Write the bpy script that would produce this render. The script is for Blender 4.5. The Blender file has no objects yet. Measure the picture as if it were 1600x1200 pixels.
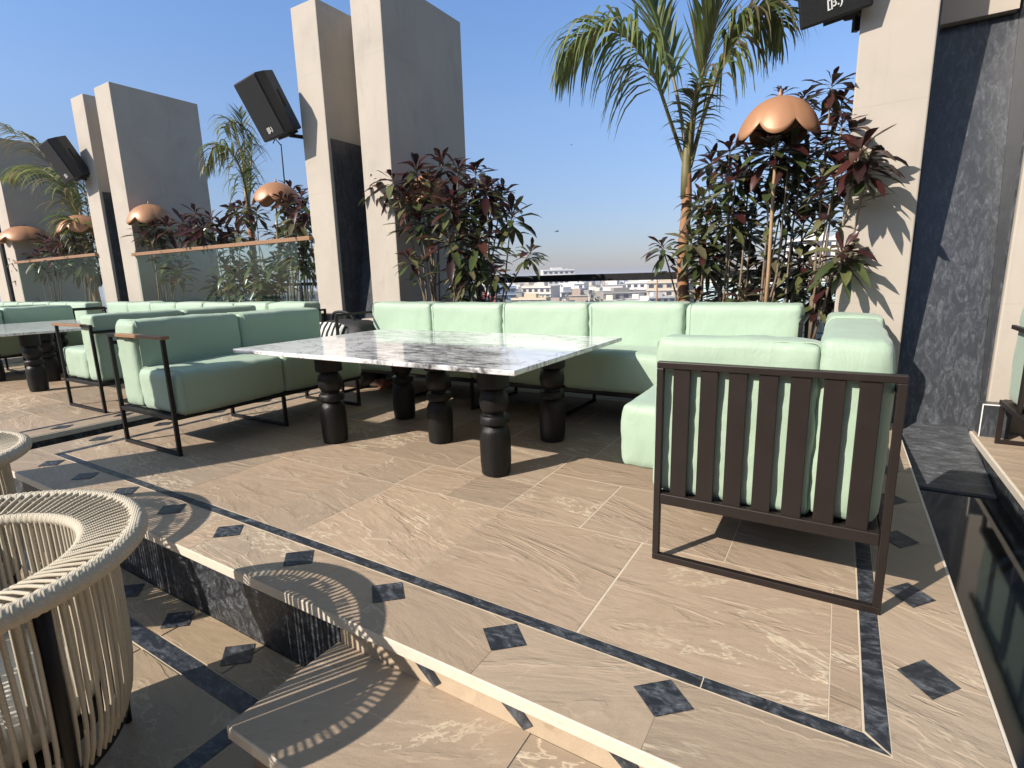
import bpy, bmesh, math, random
from mathutils import Vector, Matrix, Euler, noise
import numpy as np
S = bpy.context.scene
COL = S.collection
random.seed(7)
rad = math.radians

# ---------------------------------------------------------------- camera
CAM = Vector((0, 0, 1.3))
FPX = 828.45
RX = Vector((0.85395406, 0.5196623, -0.02671256))
UP = Vector((-0.0796705, 0.18130704, 0.98019405))
FW = Vector((-0.51421307, 0.83491248, -0.19622964))
cam_d = bpy.data.cameras.new('camera')
cam_d.sensor_width = 36
cam_d.lens = 36 * FPX / 1600
cam_d.clip_end = 20000
cam = bpy.data.objects.new('camera', cam_d)
COL.objects.link(cam)
cam.matrix_world = Matrix.Translation(CAM) @ Matrix((RX, UP, -FW)).transposed().to_4x4()
S.camera = cam

def ray(x, y):
    return RX * ((x - 800) / FPX) + UP * ((600 - y) / FPX) + FW
def at_y(x, y, Y):
    d = ray(x, y)
    return CAM + d * (Y / d.y)
def at_d(x, y, dist):
    d = ray(x, y)
    return CAM + d * (dist / math.hypot(d.x, d.y))

# ---------------------------------------------------------------- world, sun
SUN = Vector((-0.70, -1.25, 1.0)).normalized()
elev = math.asin(SUN.z)
w = bpy.data.worlds.new('World')
S.world = w
w.use_nodes = True
nt = w.node_tree
bg = nt.nodes['Background']
sky = nt.nodes.new('ShaderNodeTexSky')
sky.sky_type = 'NISHITA'
sky.sun_disc = False
sky.sun_elevation = elev
sky.sun_rotation = math.atan2(SUN.x, SUN.y)
sky.altitude = 200
sky.air_density = 1.0
sky.dust_density = 0.7
sky.ozone_density = 3.5
# hazy city air: the sky dims and greys towards the horizon
tc = nt.nodes.new('ShaderNodeTexCoord'); sx = nt.nodes.new('ShaderNodeSeparateXYZ'); nt.links.new(tc.outputs['Generated'], sx.inputs[0])
rp = nt.nodes.new('ShaderNodeValToRGB'); nt.links.new(sx.outputs[2], rp.inputs[0])
els = rp.color_ramp.elements
while len(els) < 5: els.new(0.5)
for el, (p_, c_) in zip(els, ((0.0, (0.44, 0.40, 0.47)), (0.10, (0.62, 0.57, 0.62)), (0.27, (0.88, 0.86, 0.90)), (0.44, (0.90, 1.00, 1.12)), (0.66, (1.20, 1.06, 0.78)))):
    el.position = p_; el.color = (*c_, 1)
mm = nt.nodes.new('ShaderNodeMix'); mm.data_type = 'RGBA'; mm.blend_type = 'MULTIPLY'; mm.inputs[0].default_value = 1
nt.links.new(sky.outputs[0], mm.inputs[6]); nt.links.new(rp.outputs[0], mm.inputs[7])
nt.links.new(mm.outputs[2], bg.inputs[0])
bg.inputs[1].default_value = 0.145
sun_d = bpy.data.lights.new('sun', 'SUN')
sun_d.energy = 5.0
sun_d.angle = rad(0.5)
sun_d.color = (1.0, 0.91, 0.80)
sun = bpy.data.objects.new('sun', sun_d)
COL.objects.link(sun)
sun.rotation_euler = SUN.to_track_quat('Z', 'Y').to_euler()
S.view_settings.view_transform = 'Standard'
S.view_settings.look = 'None'
S.view_settings.exposure = 0.5
S.view_settings.gamma = 1.0
S.cycles.max_bounces = 8
S.cycles.transparent_max_bounces = 12
try:
    S.cycles.use_denoising = True
except Exception:
    pass

# ---------------------------------------------------------------- node helpers
class NT:
    def __init__(self, name):
        self.m = bpy.data.materials.new(name)
        self.m.use_nodes = True
        self.t = self.m.node_tree
        self.b = self.t.nodes['Principled BSDF']
        self.o = self.t.nodes['Material Output']
    def n(self, typ, **kw):
        nd = self.t.nodes.new('ShaderNode' + typ)
        for k, v in kw.items():
            if k.startswith('i_'):
                nd.inputs[k[2:].replace('_', ' ')].default_value = v
            else:
                setattr(nd, k, v)
        return nd
    def l(self, a, b):
        self.t.links.new(a, b)
    def val(self, inp, v):
        if isinstance(v, (int, float)):
            inp.default_value = v
        elif isinstance(v, tuple):
            inp.default_value = v if len(v) == 4 else (*v, 1)
        else:
            self.l(v, inp)
    def math(self, op, a, b=0.0, c=0.0, clamp=False):
        nd = self.n('Math', operation=op, use_clamp=clamp)
        for i, v in enumerate((a, b, c)):
            self.val(nd.inputs[i], v)
        return nd.outputs[0]
    def mix(self, f, a, b, blend='MIX'):
        nd = self.n('Mix', data_type='RGBA', blend_type=blend)
        self.val(nd.inputs[0], f)
        self.val(nd.inputs[6], a)
        self.val(nd.inputs[7], b)
        return nd.outputs[2]
    def ramp(self, f, *stops):
        nd = self.n('ValToRGB')
        e = nd.color_ramp.elements
        while len(e) < len(stops):
            e.new(0.5)
        for el, (p, c) in zip(e, stops):
            el.position = p
            el.color = (c, c, c, 1) if isinstance(c, (int, float)) else (*c, 1)
        self.l(f, nd.inputs[0])
        return nd.outputs[0]
    def pos(self, kind='world', scale=(1, 1, 1), rot=(0, 0, 0), add=None):
        if kind == 'world':
            o = self.n('NewGeometry').outputs['Position']
        else:
            o = self.n('TexCoord').outputs['Object']
        if add is not None:
            v = self.n('VectorMath', operation='ADD')
            self.l(o, v.inputs[0]); self.l(add, v.inputs[1])
            o = v.outputs[0]
        mp = self.n('Mapping')
        mp.inputs['Scale'].default_value = scale
        mp.inputs['Rotation'].default_value = rot
        self.l(o, mp.inputs['Vector'])
        return mp.outputs[0]
    def noise(self, vec, scale, detail=4, rough=0.55, dist=0.0):
        nd = self.n('TexNoise')
        nd.inputs['Scale'].default_value = scale
        nd.inputs['Detail'].default_value = detail
        nd.inputs['Roughness'].default_value = rough
        nd.inputs['Distortion'].default_value = dist
        self.l(vec, nd.inputs['Vector'])
        return nd.outputs[0]
    def bump(self, h, strength=0.3, dist=0.01):
        nd = self.n('Bump')
        nd.inputs['Strength'].default_value = strength
        nd.inputs['Distance'].default_value = dist
        self.l(h, nd.inputs['Height'])
        self.l(nd.outputs[0], self.b.inputs['Normal'])
    def set(self, col=None, rough=None, metal=None, spec=None, coat=None):
        if col is not None: self.val(self.b.inputs['Base Color'], col)
        if rough is not None: self.val(self.b.inputs['Roughness'], rough)
        if metal is not None: self.val(self.b.inputs['Metallic'], metal)
        if spec is not None: self.val(self.b.inputs['Specular IOR Level'], spec)
        if coat is not None:
            self.b.inputs['Coat Weight'].default_value = coat
            self.b.inputs['Coat Roughness'].default_value = 0.04
        return self.m

def hue(c, k):
    return tuple(x * k for x in c)

# --- sandstone paving: per-tile tone and vein offset come from the tile's own attribute
def sandstone(name, base=(0.372, 0.282, 0.203), vein=0.8, turn=0.45, lines=4.5):
    t = NT(name)
    at = t.n('Attribute', attribute_name='tile')
    sep = t.n('SeparateXYZ'); t.l(at.outputs['Vector'], sep.inputs[0])
    off = t.n('VectorMath', operation='SCALE'); off.inputs['Scale'].default_value = 37.0
    t.l(at.outputs['Vector'], off.inputs[0])
    vr = t.n('VectorRotate', rotation_type='Z_AXIS')
    t.l(t.n('NewGeometry').outputs['Position'], vr.inputs['Vector'])
    t.l(t.math('MULTIPLY', t.math('SUBTRACT', sep.outputs[2], 0.35), turn), vr.inputs['Angle'])
    ad = t.n('VectorMath', operation='ADD'); t.l(vr.outputs[0], ad.inputs[0]); t.l(off.outputs[0], ad.inputs[1])
    def mp(sc):
        m = t.n('Mapping'); m.inputs['Scale'].default_value = sc; t.l(ad.outputs[0], m.inputs['Vector']); return m.outputs[0]
    p1 = mp((1, 1, 1)); p2 = mp((1.0, 3.1, 1)); p3 = mp((1.0, 2.4, 1))
    big = t.noise(p1, 1.3, 3, 0.5)
    fine = t.noise(p2, 9, 8, 0.65, 0.4)
    grain = t.noise(p1, 170, 3, 0.6)
    lay = t.noise(p2, 1.15, 5, 0.56, 0.5)          # cleft layers
    fr = t.math('FRACT', t.math('MULTIPLY', lay, lines))
    line = t.math('MULTIPLY', t.math('ABSOLUTE', t.math('SUBTRACT', fr, 0.5)), 2.0)
    vm = t.ramp(line, (0.0, 1.0), (0.022, 0.8), (0.065, 0.0))
    patch = t.ramp(t.noise(p3, 2.6, 4, 0.6), (0.45, 0.0), (0.58, 1.0))
    vm = t.math('MULTIPLY', t.math('MULTIPLY', vm, patch), t.math('ADD', t.math('MULTIPLY', sep.outputs[0], 0.7 * vein), 0.25 * vein))
    big_v = t.noise(p3, 1.0, 6, 0.66, 0.8)
    bold = t.ramp(t.math('ABSOLUTE', t.math('SUBTRACT', big_v, 0.5)), (0.0, 1.0), (0.006, 0.7), (0.012, 0.0))
    bold = t.math('MULTIPLY', t.math('MULTIPLY', bold, t.ramp(t.noise(p1, 0.9, 3, 0.5), (0.48, 0.0), (0.60, 1.0))), vein)
    dk = t.ramp(line, (0.14, 0.0), (0.20, 0.7), (0.40, 0.0))
    dk = t.math('MULTIPLY', dk, t.ramp(t.noise(p3, 3.4, 4, 0.6), (0.42, 0.0), (0.62, 1.0)))
    c = t.mix(big, hue(base, 0.80), (base[0] * 1.16, base[1] * 1.13, base[2] * 1.09))
    c = t.mix(t.math('MULTIPLY', t.ramp(fine, (0.35, 0), (0.72, 1)), 0.45), c, (base[0] * 1.20, base[1] * 1.20, base[2] * 1.22))
    st = t.ramp(t.noise(p1, 4.5, 6, 0.7, 1.2), (0.56, 0.0), (0.75, 1.0))
    c = t.mix(t.math('MULTIPLY', st, 0.4), c, (base[0] * 0.72, base[1] * 0.64, base[2] * 0.54))
    c = t.mix(t.math('MULTIPLY', sep.outputs[1], 0.65), c, (base[0] * 0.80, base[1] * 0.86, base[2] * 0.92))
    tone = t.math('ADD', t.math('MULTIPLY', sep.outputs[0], 0.22), 0.88)
    tn = t.n('CombineXYZ')
    for i in range(3): t.l(tone, tn.inputs[i])
    c = t.mix(1.0, c, tn.outputs[0], 'MULTIPLY')
    c = t.mix(t.math('MULTIPLY', dk, 0.45), c, hue(base, 0.55))
    c = t.mix(t.math('MULTIPLY', vm, 0.48), c, (0.60, 0.50, 0.37))
    c = t.mix(bold, c, (0.62, 0.53, 0.39))
    spots = t.ramp(t.noise(p1, 11, 3, 0.6), (0.70, 0.0), (0.76, 1.0))
    c = t.mix(t.math('MULTIPLY', spots, 0.35), c, hue(base, 0.45))
    c = t.mix(t.math('MULTIPLY', t.ramp(grain, (0.45, 0), (0.7, 1)), 0.16), c, hue(base, 0.6))
    hgt = t.math('ADD', t.math('MULTIPLY', fine, 0.22), t.math('MULTIPLY', t.ramp(fr, (0.0, 0.0), (0.45, 0.35), (0.55, 0.75), (1.0, 0.0)), 0.45))
    hgt = t.math('ADD', t.math('ADD', hgt, t.math('MULTIPLY', lay, 1.6)), t.math('MULTIPLY', grain, 0.08))
    t.bump(hgt, 0.75, 0.013)
    r = t.math('ADD', t.math('MULTIPLY', fine, 0.25), 0.38)
    return t.set(c, r, spec=0.32)

def black_stone(name, scale=(1.2, 1.2, 0.35), rot=(0, 0.35, 0), rough=0.22, amount=1.0, base=(0.012, 0.014, 0.018)):
    t = NT(name)
    p = t.pos('world', scale, rot)
    a = t.noise(p, 6, 8, 0.7, 1.4)
    b = t.noise(p, 24, 6, 0.7, 0.8)
    m = t.math('MULTIPLY', t.ramp(a, (0.45, 0.0), (0.72, 1.0)), t.ramp(b, (0.38, 0.1), (0.68, 1.0)))
    m = t.math('MULTIPLY', m, amount)
    c = t.mix(m, base, (0.23, 0.25, 0.28))
    pale = t.ramp(t.noise(p, 11, 6, 0.75, 2.0), (0.66, 0.0), (0.74, 1.0))
    c = t.mix(t.math('MULTIPLY', pale, 0.3 * amount), c, (0.42, 0.43, 0.44))
    t.bump(b, 0.15, 0.004)
    return t.set(c, t.math('ADD', t.math('MULTIPLY', a, 0.25), rough), spec=0.4)

def plaster(name, base=(0.43, 0.385, 0.33)):
    t = NT(name)
    p = t.pos('world')
    a = t.noise(p, 1.3, 5, 0.6, 0.6)
    b = t.noise(p, 7, 6, 0.65)
    g = t.noise(p, 90, 3, 0.6)
    c = t.mix(t.ramp(a, (0.3, 0), (0.7, 1)), hue(base, 0.90), hue(base, 1.06))
    blot = t.ramp(t.noise(t.pos('world', (1, 1, 0.5)), 2.6, 4, 0.6, 1.0), (0.60, 0.0), (0.74, 1.0))
    c = t.mix(t.math('MULTIPLY', blot, 0.5), c, hue(base, 0.74))
    run = t.ramp(t.noise(t.pos('world', (6, 6, 0.25)), 3, 4, 0.6), (0.55, 0.0), (0.8, 1.0))
    c = t.mix(t.math('MULTIPLY', run, 0.26), c, hue(base, 0.68))
    c = t.mix(t.math('MULTIPLY', b, 0.18), c, hue(base, 0.86))
    sz = t.n('SeparateXYZ'); t.l(t.n('NewGeometry').outputs['Position'], sz.inputs[0])
    zz = t.math('ADD', sz.outputs[2], t.math('MULTIPLY', a, 0.03))
    jn = t.math('ABSOLUTE', t.math('SUBTRACT', t.math('FRACT', t.math('MULTIPLY', t.math('SUBTRACT', zz, 0.25), 0.645)), 0.5))
    c = t.mix(t.math('MULTIPLY', t.ramp(jn, (0.0, 1.0), (0.004, 0.0)), t.math('MULTIPLY', b, 0.55)), c, hue(base, 0.6))
    dirt = t.ramp(t.math('ADD', sz.outputs[2], t.math('MULTIPLY', b, 0.8)), (0.35, 1.0), (0.95, 0.0))
    c = t.mix(t.math('MULTIPLY', dirt, 0.25), c, (base[0] * 0.7, base[1] * 0.63, base[2] * 0.52))
    t.bump(t.math('ADD', b, t.math('MULTIPLY', g, 0.4)), 0.25, 0.006)
    return t.set(c, 0.85, spec=0.2)

def plain(name, col, rough=0.5, metal=0.0, nscale=14, var=0.18, bump=0.1, spec=0.5, coat=None, kind='object'):
    t = NT(name)
    p = t.pos(kind)
    a = t.noise(p, nscale, 5, 0.6)
    c = t.mix(a, hue(col, 1 - var), tuple(min(1, x * (1 + var)) for x in col))
    if bump: t.bump(a, bump, 0.004)
    return t.set(c, t.math('ADD', t.math('MULTIPLY', a, 0.16), rough - 0.08), metal, spec, coat)

def fabric(name, col):
    t = NT(name)
    p = t.pos('object')
    a = t.noise(p, 2.2, 4, 0.6)
    weave = t.n('TexWave', wave_type='BANDS', bands_direction='Z'); weave.inputs['Scale'].default_value = 130; weave.inputs['Distortion'].default_value = 3
    weave2 = t.n('TexWave', wave_type='BANDS', bands_direction='DIAGONAL'); weave2.inputs['Scale'].default_value = 120; weave2.inputs['Distortion'].default_value = 3
    t.l(p, weave.inputs[0]); t.l(p, weave2.inputs[0])
    slub = t.noise(t.pos('object', (4, 4, 60)), 4, 3, 0.6)
    wr = t.noise(t.pos('object', (1.4, 1.4, 0.9)), 4.5, 5, 0.6, 0.8)
    f = t.math('ADD', t.math('MULTIPLY', weave.outputs[1], 0.10), t.math('MULTIPLY', weave2.outputs[1], 0.10))
    f = t.math('ADD', f, t.math('MULTIPLY', slub, 0.35))
    c = t.mix(a, hue(col, 0.93), hue(col, 1.05))
    c = t.mix(t.math('MULTIPLY', t.ramp(f, (0.12, 0), (0.5, 1)), 0.35), c, hue(col, 0.82))
    soil = t.ramp(t.noise(p, 3.1, 5, 0.7, 0.5), (0.56, 0.0), (0.80, 1.0))
    c = t.mix(t.math('MULTIPLY', soil, 0.22), c, (col[0] * 0.80, col[1] * 0.74, col[2] * 0.68))
    t.bump(t.math('ADD', t.math('MULTIPLY', f, 0.12), t.math('MULTIPLY', wr, 1.2)), 0.45, 0.014)
    t.b.inputs['Sheen Weight'].default_value = 0.15
    return t.set(c, 0.56, spec=0.45)

def table_marble():
    t = NT('white black veined marble')
    g = t.pos('world')
    sx = t.n('SeparateXYZ'); t.l(g, sx.inputs[0])
    w_ = t.math('ADD', sx.outputs[0], t.math('MULTIPLY', t.math('SUBTRACT', sx.outputs[1], 3.27), 0.9))
    jag = t.noise(t.pos('world', (0.7, 4.5, 1), (0, 0, 0.15)), 1.5, 8, 0.66, 0.6)
    slow = t.noise(g, 0.9, 4, 0.6, 0.5)
    w_ = t.math('ADD', w_, t.math('ADD', t.math('MULTIPLY', t.math('SUBTRACT', jag, 0.5), 1.3), t.math('MULTIPLY', t.math('SUBTRACT', slow, 0.5), 0.8)))
    u = t.math('MULTIPLY', t.math('ADD', w_, 6.2), 0.148)      # -6.2..0.55 -> 0..1
    band = t.ramp(u, (0.22, 0.0), (0.235, 0.55), (0.25, 0.0), (0.39, 0.0), (0.43, 0.9), (0.455, 0.15), (0.49, 1.0), (0.58, 1.0), (0.605, 0.1), (0.70, 0.0), (0.715, 0.7), (0.74, 0.05), (0.83, 0.0), (0.85, 0.4), (0.88, 0.0))
    det = t.ramp(t.noise(t.pos('world', (1.0, 3.5, 1)), 6, 8, 0.72, 0.8), (0.38, 0.05), (0.60, 0.92))
    vein = t.noise(t.pos('world', (1.0, 1.6, 1), (0, 0, 0.6)), 1.5, 8, 0.6, 2.0)
    vm = t.ramp(t.math('ABSOLUTE', t.math('SUBTRACT', vein, 0.5)), (0.0, 0.75), (0.008, 0.35), (0.022, 0.0))
    grey = t.ramp(t.noise(t.pos('world', (0.8, 2.5, 1), (0, 0, 0.5)), 1.9, 7, 0.65, 1.0), (0.50, 0.0), (0.70, 1.0))
    c = t.mix(t.math('MULTIPLY', grey, 0.55), (0.84, 0.84, 0.835), (0.42, 0.435, 0.47))
    c = t.mix(vm, c, (0.12, 0.12, 0.135))
    c = t.mix(t.math('MULTIPLY', band, det), c, (0.020, 0.020, 0.024))
    return t.set(c, 0.07, spec=0.45)

def charred_wood():
    t = NT('black charred wood')
    p = t.pos('object', (9, 9, 0.8))
    a = t.noise(p, 3.5, 7, 0.7, 0.6)
    b = t.noise(t.pos('object', (1, 1, 0.6)), 7, 4, 0.6)
    c = t.mix(t.ramp(a, (0.35, 0), (0.8, 1)), (0.004, 0.004, 0.004), (0.013, 0.012, 0.012))
    crack = t.ramp(a, (0.30, 1.0), (0.38, 0.0))
    c = t.mix(crack, c, (0.003, 0.003, 0.003))
    t.bump(a, 0.5, 0.01)
    return t.set(c, t.math('ADD', t.math('MULTIPLY', b, 0.30), 0.30), spec=0.32)

def leaf_mat(name, rough=0.30, trans=0.16):
    t = NT(name)
    at = t.n('Attribute', attribute_name='tint')
    a = t.noise(t.pos('world'), 30, 3, 0.6)
    c = t.mix(t.math('MULTIPLY', a, 0.35), at.outputs['Color'], (0.01, 0.012, 0.006))
    t.set(c, rough, spec=0.5)
    tr = t.n('BsdfTranslucent'); t.l(c, tr.inputs[0])
    mx = t.n('MixShader'); mx.inputs[0].default_value = trans
    t.l(t.b.outputs[0], mx.inputs[1]); t.l(tr.outputs[0], mx.inputs[2])
    t.l(mx.outputs[0], t.o.inputs[0])
    return t.m

def glass_mat():
    t = NT('clear railing glass')
    gl = t.n('BsdfGlossy'); gl.inputs['Roughness'].default_value = 0.02
    gl.inputs['Color'].default_value = (0.9, 1, 0.97, 1)
    tp = t.n('BsdfTransparent'); tp.inputs[0].default_value = (0.88, 0.94, 0.92, 1)
    fr = t.n('Fresnel'); fr.inputs[0].default_value = 1.35
    mx = t.n('MixShader')
    t.l(t.math('ADD', t.math('MULTIPLY', fr.outputs[0], 0.06), 0.006), mx.inputs[0]); t.l(tp.outputs[0], mx.inputs[1]); t.l(gl.outputs[0], mx.inputs[2])
    t.l(mx.outputs[0], t.o.inputs[0])
    return t.m

def rope_mat():
    t = NT('cream woven rope')
    p = t.pos('object')
    wv = t.n('TexWave', wave_type='BANDS', bands_direction='DIAGONAL'); wv.inputs['Scale'].default_value = 70; wv.inputs['Distortion'].default_value = 1.0
    t.l(p, wv.inputs[0])
    a = t.noise(p, 10, 4, 0.6)
    c = t.mix(a, (0.44, 0.395, 0.31), (0.56, 0.51, 0.415))
    c = t.mix(t.math('MULTIPLY', wv.outputs[1], 0.2), c, (0.34, 0.28, 0.2))
    t.bump(wv.outputs[1], 0.4, 0.003)
    return t.set(c, 0.75, spec=0.25)

def city_mat(name, col, fl=0.9):
    t = NT(name)
    p = t.pos('object')
    a = t.noise(p, 0.5, 4, 0.6)
    c = t.mix(a, hue(col, 0.85), tuple(min(0.85, x * 1.1) for x in col))
    return t.set(c, 0.8, spec=0.2)

def water_mat():
    t = NT('dark still water')
    a = t.noise(t.pos('world'), 3.0, 3, 0.5)
    t.bump(a, 0.08, 0.01)
    return t.set((0.003, 0.006, 0.010), 0.07, spec=0.5)

def grille_mat():
    t = NT('speaker grille')
    v = t.n('TexVoronoi'); v.inputs['Scale'].default_value = 90
    t.l(t.pos('object'), v.inputs['Vector'])
    c = t.mix(t.ramp(v.outputs[0], (0.2, 0), (0.5, 1)), (0.002, 0.002, 0.003), (0.010, 0.011, 0.013))
    return t.set(c, 0.55)

def zebra_mat():
    t = NT('black and white stripes')
    wv = t.n('TexWave', wave_type='BANDS', bands_direction='X'); wv.inputs['Scale'].default_value = 5.5; wv.inputs['Distortion'].default_value = 3.0; wv.inputs['Detail'].default_value = 2
    t.l(t.pos('object'), wv.inputs[0])
    return t.set(t.mix(t.ramp(wv.outputs[1], (0.42, 0), (0.5, 1)), (0.015, 0.015, 0.015), (0.75, 0.73, 0.70)), 0.8)

M = dict(
    stone=sandstone('rippled sandstone paving'),
    stone_b=sandstone('sandstone border', (0.385, 0.295, 0.212), 0.75, -0.9),
    stone_g=sandstone('grey brown sandstone', (0.37, 0.275, 0.18), 0.4),
    grout=plain('cream grout', (0.58, 0.49, 0.37), 0.8, kind='world'),
    nose=plain('cut stone edge', (0.62, 0.56, 0.47), 0.5, kind='world', nscale=25),
    amber=sandstone('amber riser stone', (0.45, 0.36, 0.26), 0.8),
    inlay=black_stone('black granite inlay', (1.6, 3.2, 1), (0, 0, 0.5), 0.32, 1.0, (0.018, 0.021, 0.027)),
    marble_b=black_stone('black streaked marble', (3.2, 3.2, 0.9), (0, 0.5, 0), 0.2, 0.68, (0.034, 0.037, 0.043)),
    marble_l=black_stone('black streaked ledge', (1.0, 4.0, 1), (0, 0, 0.1), 0.3, 1.3, (0.050, 0.052, 0.056)),
    riser_b=black_stone('black rough riser stone', (2.6, 2.6, 2.6), (0.3, 0.4, 0.5), 0.35, 1.1),
    plaster=plaster('warm grey plaster'),
    plaster_d=plaster('grey plinth plaster', (0.24, 0.22, 0.20)),
    mint=fabric('mint green upholstery', (0.345, 0.455, 0.345)),
    bronze=plain('dark bronze metal', (0.016, 0.011, 0.0095), 0.45, 0.0, 8, 0.2, 0.04, 0.35),
    black=plain('black powder coated metal', (0.007, 0.0065, 0.0065), 0.45, 0.0, 8, 0.2, 0.04, 0.3),
    teak=plain('worn brown teak', (0.26, 0.14, 0.07), 0.5, 0, 22, 0.3, 0.2),
    marble=table_marble(), char=charred_wood(),
    copper=plain('copper tan lamp metal', (0.40, 0.20, 0.105), 0.46, 0.2, 5, 0.10, 0.05),
    cane=plain('cane stem', (0.34, 0.22, 0.12), 0.5, 0, 20, 0.25, 0.1),
    bark=plain('pale bark', (0.20, 0.15, 0.105), 0.8, 0, 30, 0.35, 0.5, kind='world'),
    palmbark=plain('orange brown palm bark', (0.30, 0.15, 0.07), 0.7, 0, 25, 0.35, 0.4, kind='world'),
    sheath=plain('palm crown sheath', (0.15, 0.13, 0.05), 0.5, 0, 18, 0.3, 0.1, kind='world'),
    leaf=leaf_mat('croton leaves'), frond=leaf_mat('palm fronds', 0.40, 0.40),
    blocker=plain('dark blocker surface', (0.06, 0.055, 0.05), 0.6, 0, 1.5, 0.3, 0),  # surface of the unseen blocks added to cut sky fill
    soil=plain('planter soil', (0.035, 0.025, 0.018), 0.95, kind='world'),
    glass=glass_mat(), rope=rope_mat(), water=water_mat(),
    plastic=plain('black speaker shell', (0.008, 0.009, 0.011), 0.5, 0, 40, 0.2, 0.1), grille=grille_mat(),
    white=plain('white paint', (0.75, 0.75, 0.73), 0.5, 0, 10, 0.05, 0),
    zebra=zebra_mat(), bag=plain('black bag cloth', (0.012, 0.012, 0.013), 0.7, 0, 12, 0.3, 0.3),
    paper=plain('crumpled paper', (0.66, 0.65, 0.63), 0.7, 0, 9, 0.15, 0.2), pink=plain('pale red wrapper', (0.45, 0.16, 0.13), 0.5),
    seat=plain('pale seat pad', (0.60, 0.56, 0.48), 0.85, 0, 20, 0.08, 0.15),
    sheet=plain('pale blue corrugated sheet', (0.36, 0.45, 0.48), 0.5, 0.0, 3, 0.15, 0),
    earth=plain('hazy city ground', (0.20, 0.18, 0.15), 0.95, 0, 0.02, 0.3, 0, kind='world'),
    roof=plain('flat roof', (0.36, 0.33, 0.29), 0.9, 0, 0.4, 0.3, 0),
    pane=plain('dark window', (0.04, 0.05, 0.065), 0.15, 0, 0.6, 0.3, 0),
    c_white=city_mat('city white paint', (0.62, 0.60, 0.57)), c_cream=city_mat('city cream paint', (0.55, 0.46, 0.34)),
    c_brick=city_mat('city brick', (0.45, 0.35, 0.27)), c_grey=city_mat('city grey concrete', (0.29, 0.27, 0.24)),
    c_pink=city_mat('city pale sand paint', (0.58, 0.53, 0.46)), c_blue=city_mat('city blue glass', (0.16, 0.24, 0.36)),
    c_red=city_mat('city red panel', (0.55, 0.06, 0.06)), c_yel=city_mat('city yellow paint', (0.54, 0.45, 0.30)),
    farleaf=leaf_mat('distant foliage', 0.8, 0.1), bird=plain('dark feathers', (0.02, 0.02, 0.022), 0.7),
    dead=plain('dry brown leaf', (0.22, 0.10, 0.04), 0.7),
)

# ---------------------------------------------------------------- object helpers
def tag(o, label=None, cat=None, group=None, kind=None):
    if label: o['label'] = label
    if cat: o['category'] = cat
    if group: o['group'] = group
    if kind: o['kind'] = kind
    return o
def empty(name, loc, label, cat, group=None, rz=0.0):
    o = bpy.data.objects.new(name, None)
    o.empty_display_size = 0.1
    COL.objects.link(o)
    o.location = loc
    o.rotation_euler = (0, 0, rz)
    return tag(o, label, cat, group)
def kids(o):
    return [c for c in bpy.data.objects if c.parent == o]
def copy_tree(o, parent=None):
    c = o.copy()
    COL.objects.link(c)
    c.parent = parent
    for ch in kids(o):
        copy_tree(ch, c)
    return c

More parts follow.
